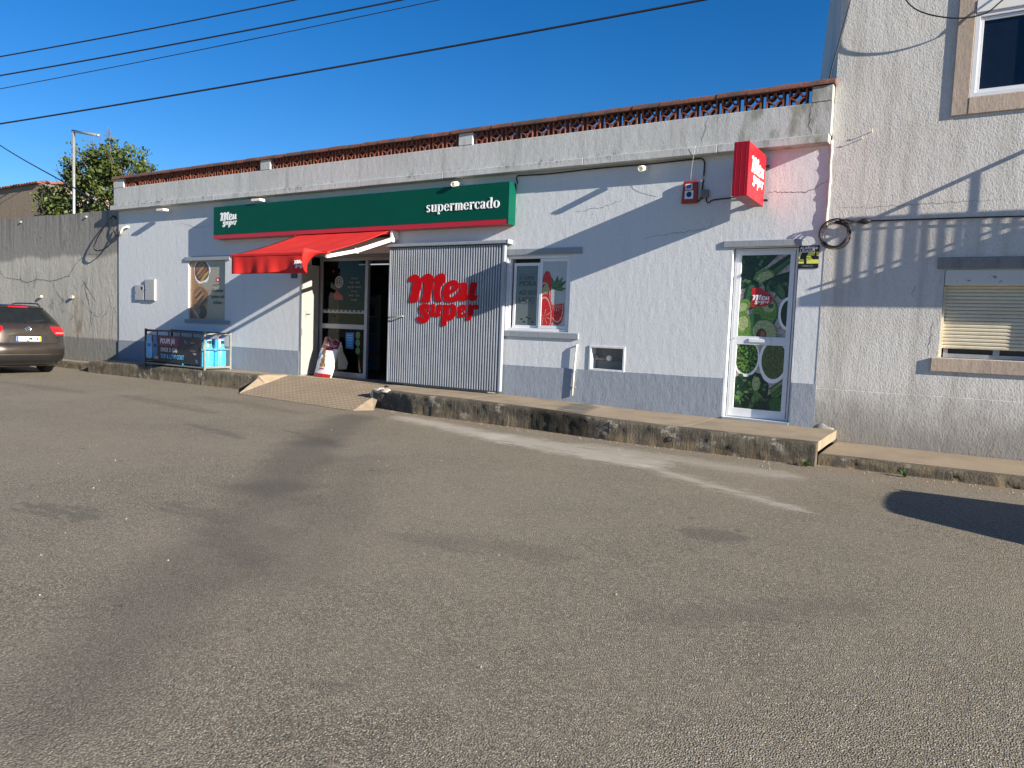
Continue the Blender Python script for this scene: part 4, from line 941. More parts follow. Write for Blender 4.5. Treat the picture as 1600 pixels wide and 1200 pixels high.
# ================================================================== NEIGHBOURING HOUSE (right)
H = thing('neighbouring_house', 'two-storey off-white rendered house with stone window trims on the right', 'house', (3, 0, -.2))
HX0, HX1, HY, HT = -1.735, 9.0, -.004, 7.6
UW = (-.185, .98, 4.275, 5.42); LW = (-.295, .98, 1.045, 2.16)
mb = MB(); wall_mesh(mb, HX0, HX1, -.3, HT, HY, .30, [UW, LW]); mb.build('wall', M['house'], H, fix=False)
mb = MB()  # skewed party wall rising above the flat roof, roof sloping down to the back
side = [(HX0+.002, .05, -.3), (HX0-.86, 3.45, -.3), (HX0-.86, 3.45, 5.35), (HX0-.48, 1.95, 6.75), (HX0+.002, .05, 7.55)]
mb.prism(side, (.3, .0, 0)); mb.build('party_wall', M['house'], H)
mb = MB(); mb.box(HX1-.3, HX1, .303, 7, -.3, HT); mb.box(-.5, HX1-.31, 6.8, 7, -.3, 5.3); mb.build('rear_wall', M['house'], H)
mb = MB(); mb.prism([(HX0, -.35, HT), (HX1, -.35, HT), (HX1, 3.5, HT+1.1), (HX0-.5, 3.5, HT+1.1)], (0, 0, .12)); mb.prism([(HX0-.5, 3.51, HT+1.1), (HX1, 3.51, HT+1.1), (HX1, 7.2, HT-.2), (HX0-.5, 7.2, HT-.2)], (0, 0, .12)); mb.build('roof', M['terracotta'], H)
mb = MB(); mb.quad((HX0+.004, HY-.005, -.3), (HX1, HY-.005, -.3), (HX1, HY-.005, .56), (HX0+.004, HY-.005, .54)); mb.quad((HX0+.004, HY-.005, .54), (HX1, HY-.005, .56), (HX1, HY+.002, .563), (HX0+.004, HY+.002, .543)); mb.quad((HX0+.004, HY-.005, -.3), (HX0+.004, HY-.005, .54), (HX0+.004, HY+.01, .555), (HX0+.004, HY+.01, -.3)); mb.build('wall_base', M['house'], H, fix=False)
# upper window
mb = MB(); S_ = .185
mb.box(UW[0]-S_, UW[0]-.002, HY-.024, HY+.05, UW[2]-.215, UW[3]+.3); mb.build('stone_jamb', M['stone'], H, bevel=.006)
mb = MB(); mb.box(UW[1]+.002, UW[1]+S_, HY-.024, HY+.05, UW[2]-.215, UW[3]+.3); mb.build('stone_jamb', M['stone'], H, bevel=.006)
mb = MB(); mb.box(UW[0]-.002, UW[1]+.002, HY-.028, HY+.05, UW[2]-.215, UW[2]-.012); mb.build('stone_sill', M['stone'], H, bevel=.006)
mb = MB(); mb.box(UW[0]-.002, UW[1]+.002, HY-.024, HY+.05, UW[3]+.002, UW[3]+.3); mb.build('stone_head', M['stone'], H, bevel=.006)
mb = MB(); wframe(mb, UW[0]+.002, UW[1]-.002, UW[2]-.008, UW[3]-.15, HY-.012, HY+.05, .05); wframe(mb, UW[0]+.054, UW[0]+.6, UW[2]+.045, UW[3]-.205, HY+.008, HY+.045, .038); wframe(mb, UW[0]+.602, UW[1]-.054, UW[2]+.045, UW[3]-.205, HY+.008, HY+.045, .038); wu = mb.build('upper_window', M['alu'], H, bevel=.003)
mb = MB(); mb.box(UW[0]+.002, UW[1]-.002, HY-.03, HY+.1, UW[3]-.148, UW[3]-.002); mb.build('shutter_box', M['white_metal'], wu, bevel=.006)
for a_, b_ in ((UW[0]+.092, UW[0]+.562), (UW[0]+.64, UW[1]-.092)):
    mb = MB(); mb.box(a_, b_, HY+.03, HY+.036, UW[2]+.083, UW[3]-.243); mb.build('pane', M['dark_pane'], wu)
# lower window: stone lintel, rusty box, roller shutter
mb = MB(); mb.box(LW[0]-.085, LW[1]+.085, HY-.02, HY+.04, 2.165, 2.31); mb.build('lintel', M['lintel_grey'], H, bevel=.008)
mb = MB(); mb.box(LW[0]-.075, LW[1]+.075, HY-.030, HY+.06, .865, 1.04); mb.build('stone_sill', M['stone'], H, bevel=.008)
mb = MB(); mb.box(LW[0]+.004, LW[1]-.004, HY+.005, HY+.15, 1.96, 2.158); bx = mb.build('shutter_box', M['rusty'], H, bevel=.012)
mb = MB(); wframe(mb, LW[0]+.05, LW[1]-.003, LW[2]+.005, 1.95, HY+.13, HY+.18, .05); mb.box(.29, .36, HY+.128, HY+.182, LW[2]+.055, 1.9); wl_ = mb.build('lower_window', M['grey_alu'], H, bevel=.003)
mb = MB(); mb.box(LW[0]+.1, LW[1]-.05, HY+.16, HY+.166, LW[2]+.056, 1.90); mb.build('pane', M['dark_pane'], wl_)
sl = None
for k in range(18):
    z = 1.165+k*.0445
    if sl is None:
        mb = MB(); mb.prism([(LW[0]+.03, 0, 0), (LW[0]+.03, -.010, .010), (LW[0]+.03, -.011, .030), (LW[0]+.03, -.002, .041), (LW[0]+.03, .006, .041), (LW[0]+.03, .006, 0)], (LW[1]-LW[0]-.034, 0, 0)); o = mb.build('shutter_slat', M['shutter'], wl_); sl = o.data
    else: o = link('shutter_slat', sl, wl_)
    o.location = (0, HY+.105, z)
for a_, b_ in ((LW[0]+.003, LW[0]+.03), (LW[1]-.02, LW[1]-.003)): mb = MB(); mb.box(a_, b_, HY+.06, HY+.13, LW[2]+.003, 1.95); mb.build('shutter_guide', M['shutter'], wl_)
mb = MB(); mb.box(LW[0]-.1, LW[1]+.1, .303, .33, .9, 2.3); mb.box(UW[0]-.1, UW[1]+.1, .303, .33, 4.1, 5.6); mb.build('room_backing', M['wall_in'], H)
# unseen balcony added beyond the right edge: its slab and railings shadow this wall
BX = 1.42
mb = MB(); mb.box(BX, 5.2, -.62, HY, 2.85, 2.975); mb.build('unseen_balcony_slab', M['house'], H)
mb = MB(); mb.box(BX+.03, 5.1, -.555, -.525, 3.83, 3.87); mb.build('unseen_balcony_handrail', M['galv'], H)
bal = None
for k in range(19):
    if bal is None:
        mb = MB(); mb.box(-.012, .012, -.55, -.53, 2.975, 3.83); o = mb.build('unseen_baluster', M['galv'], H); bal = o.data
    else: o = link('unseen_baluster', bal, H)
    o.location = (BX+.06+k*.192, 0, 0)
mb = MB(); mb.bar((BX+.02, HY, 4.03), (BX+.02, -.70, 3.565), .03, .035); mb.build('unseen_balcony_side_rail', M['galv'], H)
mb = MB(); mb.box(BX+.01, BX+.03, -.60, HY, 3.035, 3.065); mb.build('unseen_balcony_side_rail', M['galv'], H)
for y in (-.16, -.27, -.386, -.50):
    mb = MB(); mb.box(BX+.01, BX+.03, y-.009, y+.009, 2.976, 4.03+y*.665-.01); mb.build('unseen_baluster', M['galv'], H)
# old stains, dirt and hooks
crack([(-1.6, 3.0), (-1.1, 2.985), (-.5, 3.0), (.3, 3.0)], HY-.002, .004, H, 11); crack([(-.62, 1.95), (-.64, 1.8)], HY-.002, .005, H, 12); crack([(-.38, 1.5), (-.40, 1.2), (-.42, 1.05)], HY-.002, .006, H, 13)
for i, (x, z) in enumerate(((-1.25, 3.97), (-1.36, 3.89))):
    mb = MB(); mb.tube([(x, HY, z), (x, HY-.045, z), (x+.008, HY-.055, z+.025)], .006, 6); tag(mb.build('wall_hook', M['lamp_white']), ['upper small hook in the house wall left of the stone window', 'lower small hook in the house wall above the hanging cable'][i], 'hook', 'hooks in the house wall')
dp = thing('drain_pipe', 'dark drain pipe end poking out of house wall above the low pavement', 'pipe', (-1.55, -.05, -.07))
mb = MB(); pr = [(.058, 0), (.058, .14), (.046, .14), (.046, .01)]; mb.lathe(pr, (-1.56, HY, -.07), 16, (0, -1, 0)); mb.build('pipe', M['jbox'], dp, smooth=False)
mb = MB(); lump(mb, (-1.60, HY, -.06), (.15, .03, .12), 4); mb.build('mortar_collar', M['house'], dp, smooth=True)
dp = thing('kerb_outlet', 'round drain outlet in the face of the high kerb', 'outlet', (-3.22, -1.6, -.17))
kx, kz, ks = -3.22, -.165, 77
ky = kerb_y(kx)-.03*.14+.018*(mnoise.fractal((kx*3.1+ks, kz*5, ks), 1, 2, 4)+.6*mnoise.noise((kx*14, kz*16, ks)))
mb = MB(); mb.lathe([(.036, 0), (.036, .05), (.030, .05), (.030, .004)], (kx, ky+.0475, kz), 16, (0, -1, 0)); mb.build('pipe', M['black'], dp)

# ================================================================== OLD WALL, BUILDING BEHIND, TREE, POLE (left)
Lw = thing('old_concrete_wall', 'tall stained grey concrete wall with cracks left of the shop', 'wall', (-24, .1, -.2))
mb = MB(); zt = lambda x: 3.90+.012*mnoise.noise((x*.9, 0, 0))+(.03 if x < -22 else 0)
n = 60; x0, x1 = -46.0, BX0-.002; xx = [x0+(x1-x0)*i/n for i in range(n+1)]
for y in (.02, .24): mb.grid([[(x, y, -.3) for x in xx], [(x, y, zt(x)) for x in xx]])
mb.grid([[(x, .02, zt(x)) for x in xx], [(x, .24, zt(x)) for x in xx]]); mb.build('wall_body', M['conc_wall'], Lw)
crack([(-25.5, 2.55), (-25.0, 2.18), (-24.0, 2.10), (-23.6, 2.02), (-23.0, 2.12), (-22.2, 2.06), (-21.3, 2.2), (-20.9, 2.55), (-20.4, 2.78), (-19.6, 2.78)], .017, .018, Lw, 21)
crack([(-22.2, 2.05), (-21.9, 1.7), (-21.5, 1.45)], .017, .012, Lw, 22); crack([(-20.6, 2.1), (-20.2, 1.75), (-19.9, 1.5)], .017, .018, Lw, 23); crack([(-20.3, 2.2), (-20.45, 1.8), (-20.15, 1.2), (-20.25, .7)], .017, .014, Lw, 24); crack([(-19.4, 1.9), (-19.1, 1.2), (-19.2, .5)], .017, .010, Lw, 25)
for k in range(14):
    x_, z_ = random.uniform(-21.2, -19.0), random.uniform(.7, 2.2); crack([(x_, z_), (x_+random.uniform(-.12, .12), z_-random.uniform(.04, .12)), (x_+random.uniform(-.2, .2), z_-random.uniform(.12, .25))], .017, random.uniform(.006, .014), Lw, 100+k)
for i, (x, z) in enumerate(((-21.05, 1.62), (-22.75, 1.62), (-20.35, 3.78), (-23.9, 3.80))):
    sc_ = 1 if i < 2 else .6; mb = MB(); mb.lathe([(.045*sc_, 0), (.045*sc_, .07*sc_), (.034*sc_, .07*sc_), (.034*sc_, .01)], (x, .02, z), 12, (0, -1, 0))
    tag(mb.build('wall_spout', M['stub']), ['pale pipe stub above the rust stain right of the car', 'pale pipe stub in the old wall just above the car roof', 'small pale stub near the top of old wall below the tree', 'small pale stub near top of the old wall at far left'][i], 'pipe stub', 'pipe stubs in the old wall')
bb = thing('brown_outbuilding', 'brown rendered building with tiled roof edge behind the old wall', 'building', (-40, 6, 0))
mb = MB(); mb.prism([(-32.3, 5, 0), (-54, 5, 0), (-54, 5, 6.35), (-33.3, 5, 6.55), (-32.3, 5, 6.25)], (0, 7, 0)); mb.build('wall', M['brown_wall'], bb)
tm = None; x = -33.4
for k in range(34):
    if tm is None:
        mb = MB(); rows = [[(-.11*math.cos(R(a_)), y, .085*math.sin(R(a_))) for a_ in range(0, 181, 30)] for y in (-.12, .42)]; mb.grid(rows); mb.poly(rows[0]); mb.poly(rows[1]); mb.quad(rows[0][0], rows[1][0], rows[1][-1], rows[0][-1]); o = mb.build('roof_tile', M['terracotta'], bb); tm = o.data
    else: o = link('roof_tile', tm, bb)
    o.location = (x-k*.235, 5.0, 6.545-k*.235*.0097+random.uniform(-.01, .01)); o.rotation_euler = (R(14), 0, R(random.uniform(-3, 3)))
mb = MB(); mb.prism([(-33.3, 5.4, 6.56), (-54, 5.4, 6.36), (-54, 12, 8), (-33.3, 12, 8.1)], (0, 0, .08)); mb.build('roof', M['terracotta'], bb)

# tree: trunk, limbs, leaf clumps
T = thing('bushy_tree', 'bushy olive-green tree rising behind the old grey wall', 'tree', (-26.3, 3.2, -.2))
TB = Vector((-25.6, 3.3, -.2)); limbs = []; tips = []
mb = MB()
def limb(p, q, r0, r1, depth):
    q = Vector(q); p = Vector(p); n = 6; pts = []; w = Vector((random.uniform(-1, 1), random.uniform(-1, 1), random.uniform(-.3, .6)))*(q-p).length*.10
    for i in range(n+1): t_ = i/n; pts.append(p.lerp(q, t_)+w*math.sin(math.pi*t_))
    mb.tube(pts, [r0+(r1-r0)*i/n for i in range(n+1)], 7 if r0 > .05 else 4)
    return pts
CL = [((-28.9, 3.2, 5.0), .8, .6), ((-28.2, 3.2, 5.2), .8, .7), ((-27.4, 3.2, 4.9), .9, .7), ((-27.3, 3.3, 5.9), .6, .6), ((-26.7, 3.1, 6.1), .6, .7), ((-26.2, 3.2, 5.4), .95, .85), ((-25.9, 3.2, 6.4), .45, .5),
      ((-25.3, 3.1, 6.0), .75, .75), ((-24.9, 3.2, 6.5), .45, .55), ((-24.5, 3.2, 6.0), .7, .7), ((-23.8, 3.3, 6.05), .65, .55), ((-23.1, 3.4, 5.75), .55, .35), ((-24.9, 3.2, 5.3), 1.0, .8), ((-23.7, 3.3, 5.2), .8, .6), ((-26.6, 3.2, 4.6), 1.0, .6), ((-25.0, 3.2, 4.5), 1.0, .6), ((-23.6, 3.3, 4.6), .8, .5), ((-22.6, 3.4, 5.3), .5, .35), ((-28.0, 3.2, 4.5), .8, .5)]
base = limb(TB, TB+Vector((-.1, 0, 2.3)), .20, .15, 0)
for c, rx, rz in CL:
    st = base[random.randint(3, 6)]; mid = st.lerp(Vector(c), .55)+Vector((random.uniform(-.3, .3), random.uniform(-.3, .3), .1)); b1 = limb(st, mid, .075, .045, 1); b2 = limb(mid, c, .045, .02, 1)
    for k in range(9):
        d = Vector((random.gauss(0, 1)*rx, random.gauss(0, 1)*.6, random.gauss(.25, 1)*rz)).normalized(); e_ = Vector(c)+Vector((d.x*rx, d.y*.8, d.z*rz))*random.uniform(.75, 1.15); limb(b2[random.randint(3, 6)], e_, .016, .006, 2)
for k in range(26):
    c, rx, rz = CL[random.choice((3, 4, 6, 8, 6, 8, 9, 10))]; s0 = Vector(c)+Vector((random.uniform(-.5, .5)*rx, 0, rz*.5)); limb(s0, s0+Vector((random.uniform(-.2, .2), random.uniform(-.2, .2), random.uniform(.4, .8))), .009, .004, 2)
mb.build('trunk', M['bark'], T, smooth=True)
mb = MB()
for c, rx, rz in CL:
    c = Vector(c); nb = int(18*rx*rz)+5
    for b in range(nb):
        d = Vector((random.gauss(0, 1), random.gauss(0, 1), random.gauss(0, 1))).normalized(); rr = random.uniform(.35, 1.08); cc = c+Vector((d.x*rx, d.y*.75*rx, d.z*rz))*rr; cs = random.uniform(.14, .27)
        for k in range(48):
            p = cc+Vector((random.gauss(0, 1), random.gauss(0, 1), random.gauss(0, .8)))*cs*.62
            L = random.uniform(.08, .15); w = L*.34; a1, a2 = random.uniform(0, 6.28), random.uniform(-.9, 1.2)
            ax = Vector((math.cos(a1)*math.cos(a2), math.sin(a1)*math.cos(a2), math.sin(a2))); sd = ax.cross(Vector((random.uniform(-1, 1), random.uniform(-1, 1), random.uniform(-1, 1)))).normalized()
            mb.add([p, p+ax*L*.5+sd*w, p+ax*L, p+ax*L*.5-sd*w], [(0, 1, 2, 3)])
mb.build('crown', M['leaf'], T, fix=False)
P_ = thing('antenna_pole', 'thin pale metal pole with a bent horizontal arm behind the tree', 'pole', (-25.2, 2.2, 0))
mb = MB(); mb.tube([(-25.24, 2.2, 0), (-25.22, 2.2, 7.08)], .045, 10); mb.build('post', M['galv'], P_, smooth=True)
mb = MB(); mb.tube([(-25.28, 2.2, 7.11), (-23.75, 2.2, 6.81)], .045, 10); mb.lathe([(.05, 0), (.05, .05)], (-23.78, 2.2, 6.815), 10, (1, 0, -.19)); mb.build('arm', M['galv'], P_, smooth=True)

# ================================================================== THINGS ON THE SHOP WALL
for i, (xa, xb, za, zb_) in enumerate(((-18.03, -17.62, 1.56, 1.96), (-17.57, -17.15, 1.56, 2.10))):
    mtr = thing('meter_box', ['shorter grey meter box with a small window on the white wall', 'taller grey meter box beside a shorter one on the white wall'][i], 'meter box', ((xa+xb)/2, -.07, za), 'meter boxes')
    d_ = -.035-.012*i
    mb = MB(); mb.box(xa, xb, d_, -.002, za, zb_); mb.build('case', M['grey_box'], mtr, bevel=.01)
    mb = MB(); mb.box(xa+.02, xb-.02, d_-.006, d_, za+.02, zb_-.02); dd = mb.build('door', M['grey_box'], mtr, bevel=.004)
    mb = MB(); mb.lathe([(.012, 0), (.012, .01)], (xa+.05, d_-.006, (za+zb_)/2), 8, (0, -1, 0))
    mb.build('lock', M['black'], dd)
    if i == 0: mb = MB(); mb.box(xb-.13, xb-.05, d_-.0075, d_-.006, zb_-.13, zb_-.05); mb.build('window', M['black'], dd)
lab = ['square white floodlight above the meter boxes', 'white floodlight above the left end of the green sign', 'small white bullet lamp above the right half of green sign', 'small white bullet lamp between the green sign and red siren']
for i, (x, z) in enumerate(((-16.6, 3.73), (-13.15, 3.755), (-7.92, 3.735), (-4.40, 3.72))):
    f = thing('wall_lamp', lab[i], 'lamp', (x, -.1, z), 'lamps along the shop wall')
    mb = MB(); mb.tube([(x, 0, z+.03), (x, -.15, z+.03)], .012, 8); mb.box(x-.04, x+.04, -.012, -.002, z-.01, z+.07); mb.build('arm', M['white_metal'], f)
    mb = MB()
    if i < 2: mb.box(x-.14, x+.14, -.27, -.13, z-.025, z+.025); mb.box(x-.12, x+.12, -.25, -.15, z-.033, z-.025)
    else: mb.lathe([(.012, 0), (.045, .01), (.045, .17), (.036, .172), (.034, .14)], (x+.01, -.12, z+.01), 14, (.15, -1, -.25))
    mb.build('head', M['lamp_white'], f, bevel=.004 if i < 2 else 0)
sr = thing('alarm_siren', 'red alarm siren box with white stickers high on the white wall', 'alarm siren', (-3.66, -.05, 3.17))
mb = MB(); mb.prism([(-3.785, -.015, 3.17), (-3.535, -.015, 3.17), (-3.545, -.015, 3.50), (-3.765, -.015, 3.50)], (0, -.048, 0)); mb.build('case', M['siren'], sr, bevel=.014)
mb = MB(); mb.box(-3.73, -3.60, -.0645, -.0632, 3.235, 3.355); mb.box(-3.725, -3.62, -.0645, -.0632, 3.37, 3.455); st_ = mb.build('sticker', M['print_white'], sr)
mb = MB(); mb.lathe([(.042, 0), (.042, .001), (.03, .001), (.03, 0)], (-3.665, -.0647, 3.30), 18, (0, -1, 0)); mb.lathe([(.014, 0), (.014, .001)], (-3.665, -.0647, 3.30), 12, (0, -1, 0)); mb.box(-3.71, -3.635, -.0657, -.0647, 3.385, 3.44); mb.build('sticker_mark', M['print_blue'], st_)
mb = MB(); mb.box(-3.74, -3.58, -.03, -.004, 3.18, 3.49); mb.build('backplate', M['black'], sr)
jb = thing('junction_box', 'small grey cable junction box beside the red siren', 'junction box', (-3.43, -.03, 3.25))
mb = MB(); mb.box(-3.49, -3.38, -.055, -.002, 3.245, 3.36); mb.build('case', M['jbox'], jb, bevel=.008)
mb = MB()
for xx_ in (-3.47, -3.41): mb.lathe([(.012, 0), (.010, .02)], (xx_, -.03, 3.245), 8, (0, 0, -1))
mb.build('gland', M['black'], jb)
def cable(name, pts, r, label, cat='cable', group=None, mat='rubber', k=6):
    pts = [Vector(p) for p in pts]; P = []
    for i in range(len(pts)-1):
        p0, p1, p2, p3 = pts[max(0, i-1)], pts[i], pts[i+1], pts[min(len(pts)-1, i+2)]
        for q in range(k):
            s = q/k; P.append(.5*((2*p1)+(p2-p0)*s+(2*p0-5*p1+4*p2-p3)*s*s+(3*p1-p0-3*p2+p3)*s*s*s))
    P.append(pts[-1]); mb = MB(); mb.tube(P, r, 6); return tag(mb.build(name, M[mat], smooth=True), label, cat, group)
cable('wall_cable', [(-6.70, -.03, 3.68), (-6.72, -.03, 3.80), (-6.55, -.02, 3.81), (-6.1, -.02, 3.80), (-5.2, -.02, 3.815), (-4.3, -.02, 3.81), (-3.7, -.02, 3.82), (-3.49, -.02, 3.80), (-3.47, -.02, 3.6), (-3.48, -.02, 3.40), (-3.49, -.03, 3.25), (-3.53, -.03, 3.20), (-3.58, -.03, 3.22)], .011, 'black cable running under the cornice and down to the siren')
cable('sign_cable', [(-3.41, -.03, 3.235), (-3.40, -.03, 3.18), (-3.36, -.03, 3.17), (-3.30, -.02, 3.205), (-3.0, -.02, 3.22), (-2.72, -.02, 3.23)], .010, 'short black cable from the junction box to the red box sign')
cable('siren_string', [(-3.64, -.1, 3.50), (-3.60, -.17, 3.75), (-3.56, -.2, 3.97)], .0015, 'thin pale string hanging from the cornice to the siren', mat='lamp_white')
# corner cables at the left end
cable('corner_cable', [(-18.75, -.05, 3.45), (-18.95, -.10, 3.05), (-19.35, -.14, 2.85), (-19.75, -.12, 2.90), (-19.6, -.1, 3.2), (-19.2, -.08, 3.55), (-18.95, -.06, 3.72), (-18.85, -.05, 3.62), (-18.95, -.05, 3.40), (-18.80, -.05, 3.22), (-18.62, -.06, 3.25)], .016, 'black cable loop drooping at the left corner of the shop')
ci = thing('cable_bracket', 'small white curved cable bracket at the left corner of the shop', 'bracket', (-18.55, -.05, 3.3))
mb = MB(); mb.tube([(-18.66, -.05, 3.22), (-18.58, -.06, 3.32), (-18.50, -.06, 3.40), (-18.38, -.03, 3.43), (-18.34, 0, 3.42)], .028, 8); mb.build('tube', M['lamp_white'], ci, smooth=True)
# cable coil and cable on the house wall
co = thing('cable_coil', 'black coil of spare cable hanging at the seam between shop and house', 'cable coil', (-1.6, -.06, 2.64))
mb = MB()
for k in range(5):
    P = []; rr = .155+.013*k; ph = k*1.1
    for i in range(36): a_ = 2*math.pi*i/36; P.append((-1.61+rr*math.cos(a_)+.008*math.sin(3*a_+ph), -.055-.008*math.sin(2*a_+ph)-.006*k, 2.64+rr*math.sin(a_)*(.98)+.008*math.cos(2*a_+ph)))
    mb.tube(P, .0065, 5, closed=True)
mb.build('loops', M['rubber'], co, smooth=True)
mb = MB(); mb.tube([(-1.62, -.06, 2.80), (-1.50, -.06, 2.83), (-1.38, -.06, 2.80), (-1.28, -.06, 2.80)], .012, 6); mb.tube([(-1.62, -.07, 2.80), (-1.45, -.07, 2.775), (-1.30, -.06, 2.80)], .010, 6); mb.build('tail', M['rubber'], co, smooth=True)
mb = MB(); lump(mb, (-1.26, -.06, 2.80), (.075, .03, .04), 2); mb.build('splice', M['black'], co, smooth=True)
cable('house_cable', [(-1.22, -.06, 2.80), (-.6, -.05, 2.795), (0, -.05, 2.79), (.8, -.05, 2.775), (3, -.05, 2.74)], .010, 'thin black cable running level along the house wall')
cable('house_edge_cable', [(-1.50, -.06, 6.4), (-1.60, -.06, 5.8), (-1.72, -.05, 5.2), (-1.80, -.03, 4.85), (-1.82, .0, 4.70)], .010, 'black cable slanting down the left edge of the house above the coping')
cable('hanging_cable', [(-1.15, -.10, 6.3), (-1.05, -.12, 5.75), (-.85, -.16, 5.40), (-.45, -.14, 5.22), (-.10, -.1, 5.22), (.15, -.1, 5.40), (.9, -.1, 5.9)], .009, 'thin black cable sagging on the house wall beside the stone window')
# alarm notice
al = thing('alarm_notice', 'black and yellow alarm notice on the wall beside the narrow door', 'notice', (-1.93, -.01, 2.2))
mb = MB(); mb.box(-2.065, -1.80, -.010, -.003, 2.195, 2.505); mb.build('plate', M['poster_black'], al)
p = Print((-2.065, -.0105, 2.505), *FRONT, .265, .31)
p.patch([(.0, .30), (1, .28), (1, .80), (.42, .80), (.0, .79)], 'yellow'); p.patch([(.17, .28), (.5, .28), (.38, .50), (.42, .80), (.28, .80), (.26, .62), (.05, .62), (.10, .45)], 'poster_black'); p.patch([(.6, .46), (.78, .44), (.80, .28), (.86, .28), (.87, .46), (1, .48), (1, .62), (.70, .62)], 'poster_black'); p.patch([(.02, .60), (.26, .62), (.27, .76), (.02, .77)], 'yellow')
p.blob(.85, .12, .07, .06, 'pg_grey', 0, 8)
p.build('notice_print', al)
letters('notice_text', 'ALARME', .052, (-2.05, -.020, 2.452), M['print_white'], al, bold=.0015); letters('notice_text', 'LIGADO', .052, (-2.05, -.020, 2.408), M['print_white'], al, bold=.0015); letters('notice_text', 'PROSEGUR', .028, (-2.01, -.020, 2.215), M['pg_grey'], al)
# overflow pipe on the wall below the window
op = thing('overflow_pipe', 'thin white pipe running down the wall below the right window', 'pipe', (-5.47, -.05, .15))
mb = MB(); mb.tube([(-5.43, 0, .97), (-5.435, -.03, .97), (-5.44, -.036, .94), (-5.455, -.036, .6), (-5.475, -.036, .14)], .014, 10); mb.build('pipe', M['lamp_white'], op, smooth=True)
for z in (.28, .55):
    mb = MB(); mb.box(-5.50, -5.43, -.042, -.001, z-.01, z+.01); mb.build('clip', M['galv'], op)

# ================================================================== GAS BOTTLE CAGE
cg = thing('gas_cage', 'low steel gas bottle cage with dark advertising banner in front of the left window', 'bottle cage', (-15.27, -.42, .04))
CX0, CX1, CY0, CY1, CZ, CT = -16.36, -14.16, -.76, -.10, .06, .86
def fr_bar(name, mat, *bars):
    m_ = MB()
    for a_, b_, w_ in bars: m_.bar(a_, b_, w_, w_)
    return m_.build(name, M[mat], cg, bevel=.003)
for x in (CX0, CX1):
    for y in (CY0, CY1): fr_bar('corner_post', 'cage_grey' if x == CX1 else 'dark_steel', ((x, y, .03), (x, y, CT+.03), .042))
fr_bar('bottom_rail', 'cage_grey', ((CX0, CY0, CZ+.03), (CX1, CY0, CZ+.03), .03)); fr_bar('bottom_rail', 'dark_steel', ((CX0, CY1, CZ+.03), (CX1, CY1, CZ+.03), .035)); fr_bar('bottom_rail', 'cage_grey', ((CX1, CY0+.02, CZ+.04), (CX1, CY1-.02, CZ+.04), .045)); fr_bar('bottom_rail', 'dark_steel', ((CX0, CY0+.02, CZ+.04), (CX0, CY1-.02, CZ+.04), .045))
for y in (CY0, CY1): fr_bar('top_rail', 'dark_steel', ((CX0, y, CT), (CX1, y, CT-.01), .035))
for x in (CX0, CX1): fr_bar('top_rail', 'cage_grey' if x == CX1 else 'dark_steel', ((x, CY0+.02, CT-.02), (x, CY1-.02, CT-.02), .035))
fr_bar('side_bar', 'cage_grey', ((CX1, (CY0+CY1)/2, CZ+.06), (CX1, (CY0+CY1)/2, CT-.03), .022)); fr_bar('side_bar', 'cage_grey', ((CX1, CY0+.02, .50), (CX1, CY1-.02, .50), .022))
for k in range(4): fr_bar('top_bar', 'dark_steel', ((CX0+.44*(k+1), CY0, CT), (CX0+.44*(k+1), CY1, CT), .025))
for k in range(4): fr_bar('front_bar', 'dark_steel', ((CX0+.44*(k+1), CY0+.01, CZ+.05), (CX0+.44*(k+1), CY0+.01, CT+.01), .022))
mb = MB(); mb.box(CX0+.03, CX1-.03, CY0+.04, CY1-.04, .055, .075); mb.build('floor_plate', M['dark_steel'], cg)
mb = MB(); mb.box(CX0+.02, CX1-.09, CY0-.030, CY0-.022, .15, .755); bn = mb.build('banner', M['poster_night'], cg)
bw = CX1-.09-CX0-.02
def bprint(fn): q = Print((CX0+.02, CY0-.0305, .755), *FRONT, bw, .605); fn(q); q.build('banner_print', bn)
for u, w_ in ((.02, .115), (.145, .085)):
    def f_(q):
        q.patch([(u+.012, .02), (u+w_-.012, .02), (u+w_-.012, .22), (u+w_, .28), (u+w_, .88 if u < .1 else .76), (u+w_*.5, .92 if u < .1 else .8), (u, .88 if u < .1 else .76), (u, .28), (u+.012, .22)], 'print_cyan' if u < .1 else 'print_blue')
        q.patch([(u+.02, .34), (u+w_-.02, .34), (u+w_-.02, .46), (u+.02, .46)], 'print_blue' if u < .1 else 'poster_night')
    bprint(f_)
bprint(lambda q: q.patch([(.27, .05), (.60, .05), (.61, .08), (.61, .37), (.60, .40), (.275, .40), (.265, .37), (.262, .08)], 'plum'))
bprint(lambda q: q.blob(.735, .20, .032, .05, 'print_blue', 45, 4)); bprint(lambda q: q.blob(.93, .88, .035, .06, 'print_blue', 45, 4))
for pp in ([(.82, .21), (.90, .21), (.90, .225), (.82, .225)], [(.82, .50), (.91, .50), (.91, .515), (.82, .515)], [(.86, .58), (.93, .60), (.91, .66), (.87, .63)], [(.165, .80), (.25, .80), (.25, .91), (.165, .91)]): bprint(lambda q: q.patch(pp, 'pg_grey'))
bx0 = CX0+.02
letters('banner_text', 'POUPE JÁ!', .155, (bx0+.295*bw, CY0-.042, .575), M['print_white'], bn, bold=.004, sx=.80)
letters('banner_text', 'ONDE O GÁS', .135, (bx0+.30*bw, CY0-.042, .385), M['print_white'], bn, bold=.0, sx=.76)
letters('banner_text', 'TOP & LOW COST', .135, (bx0+.30*bw, CY0-.042, .235), M['print_cyan'], bn, bold=.004, sx=.78)
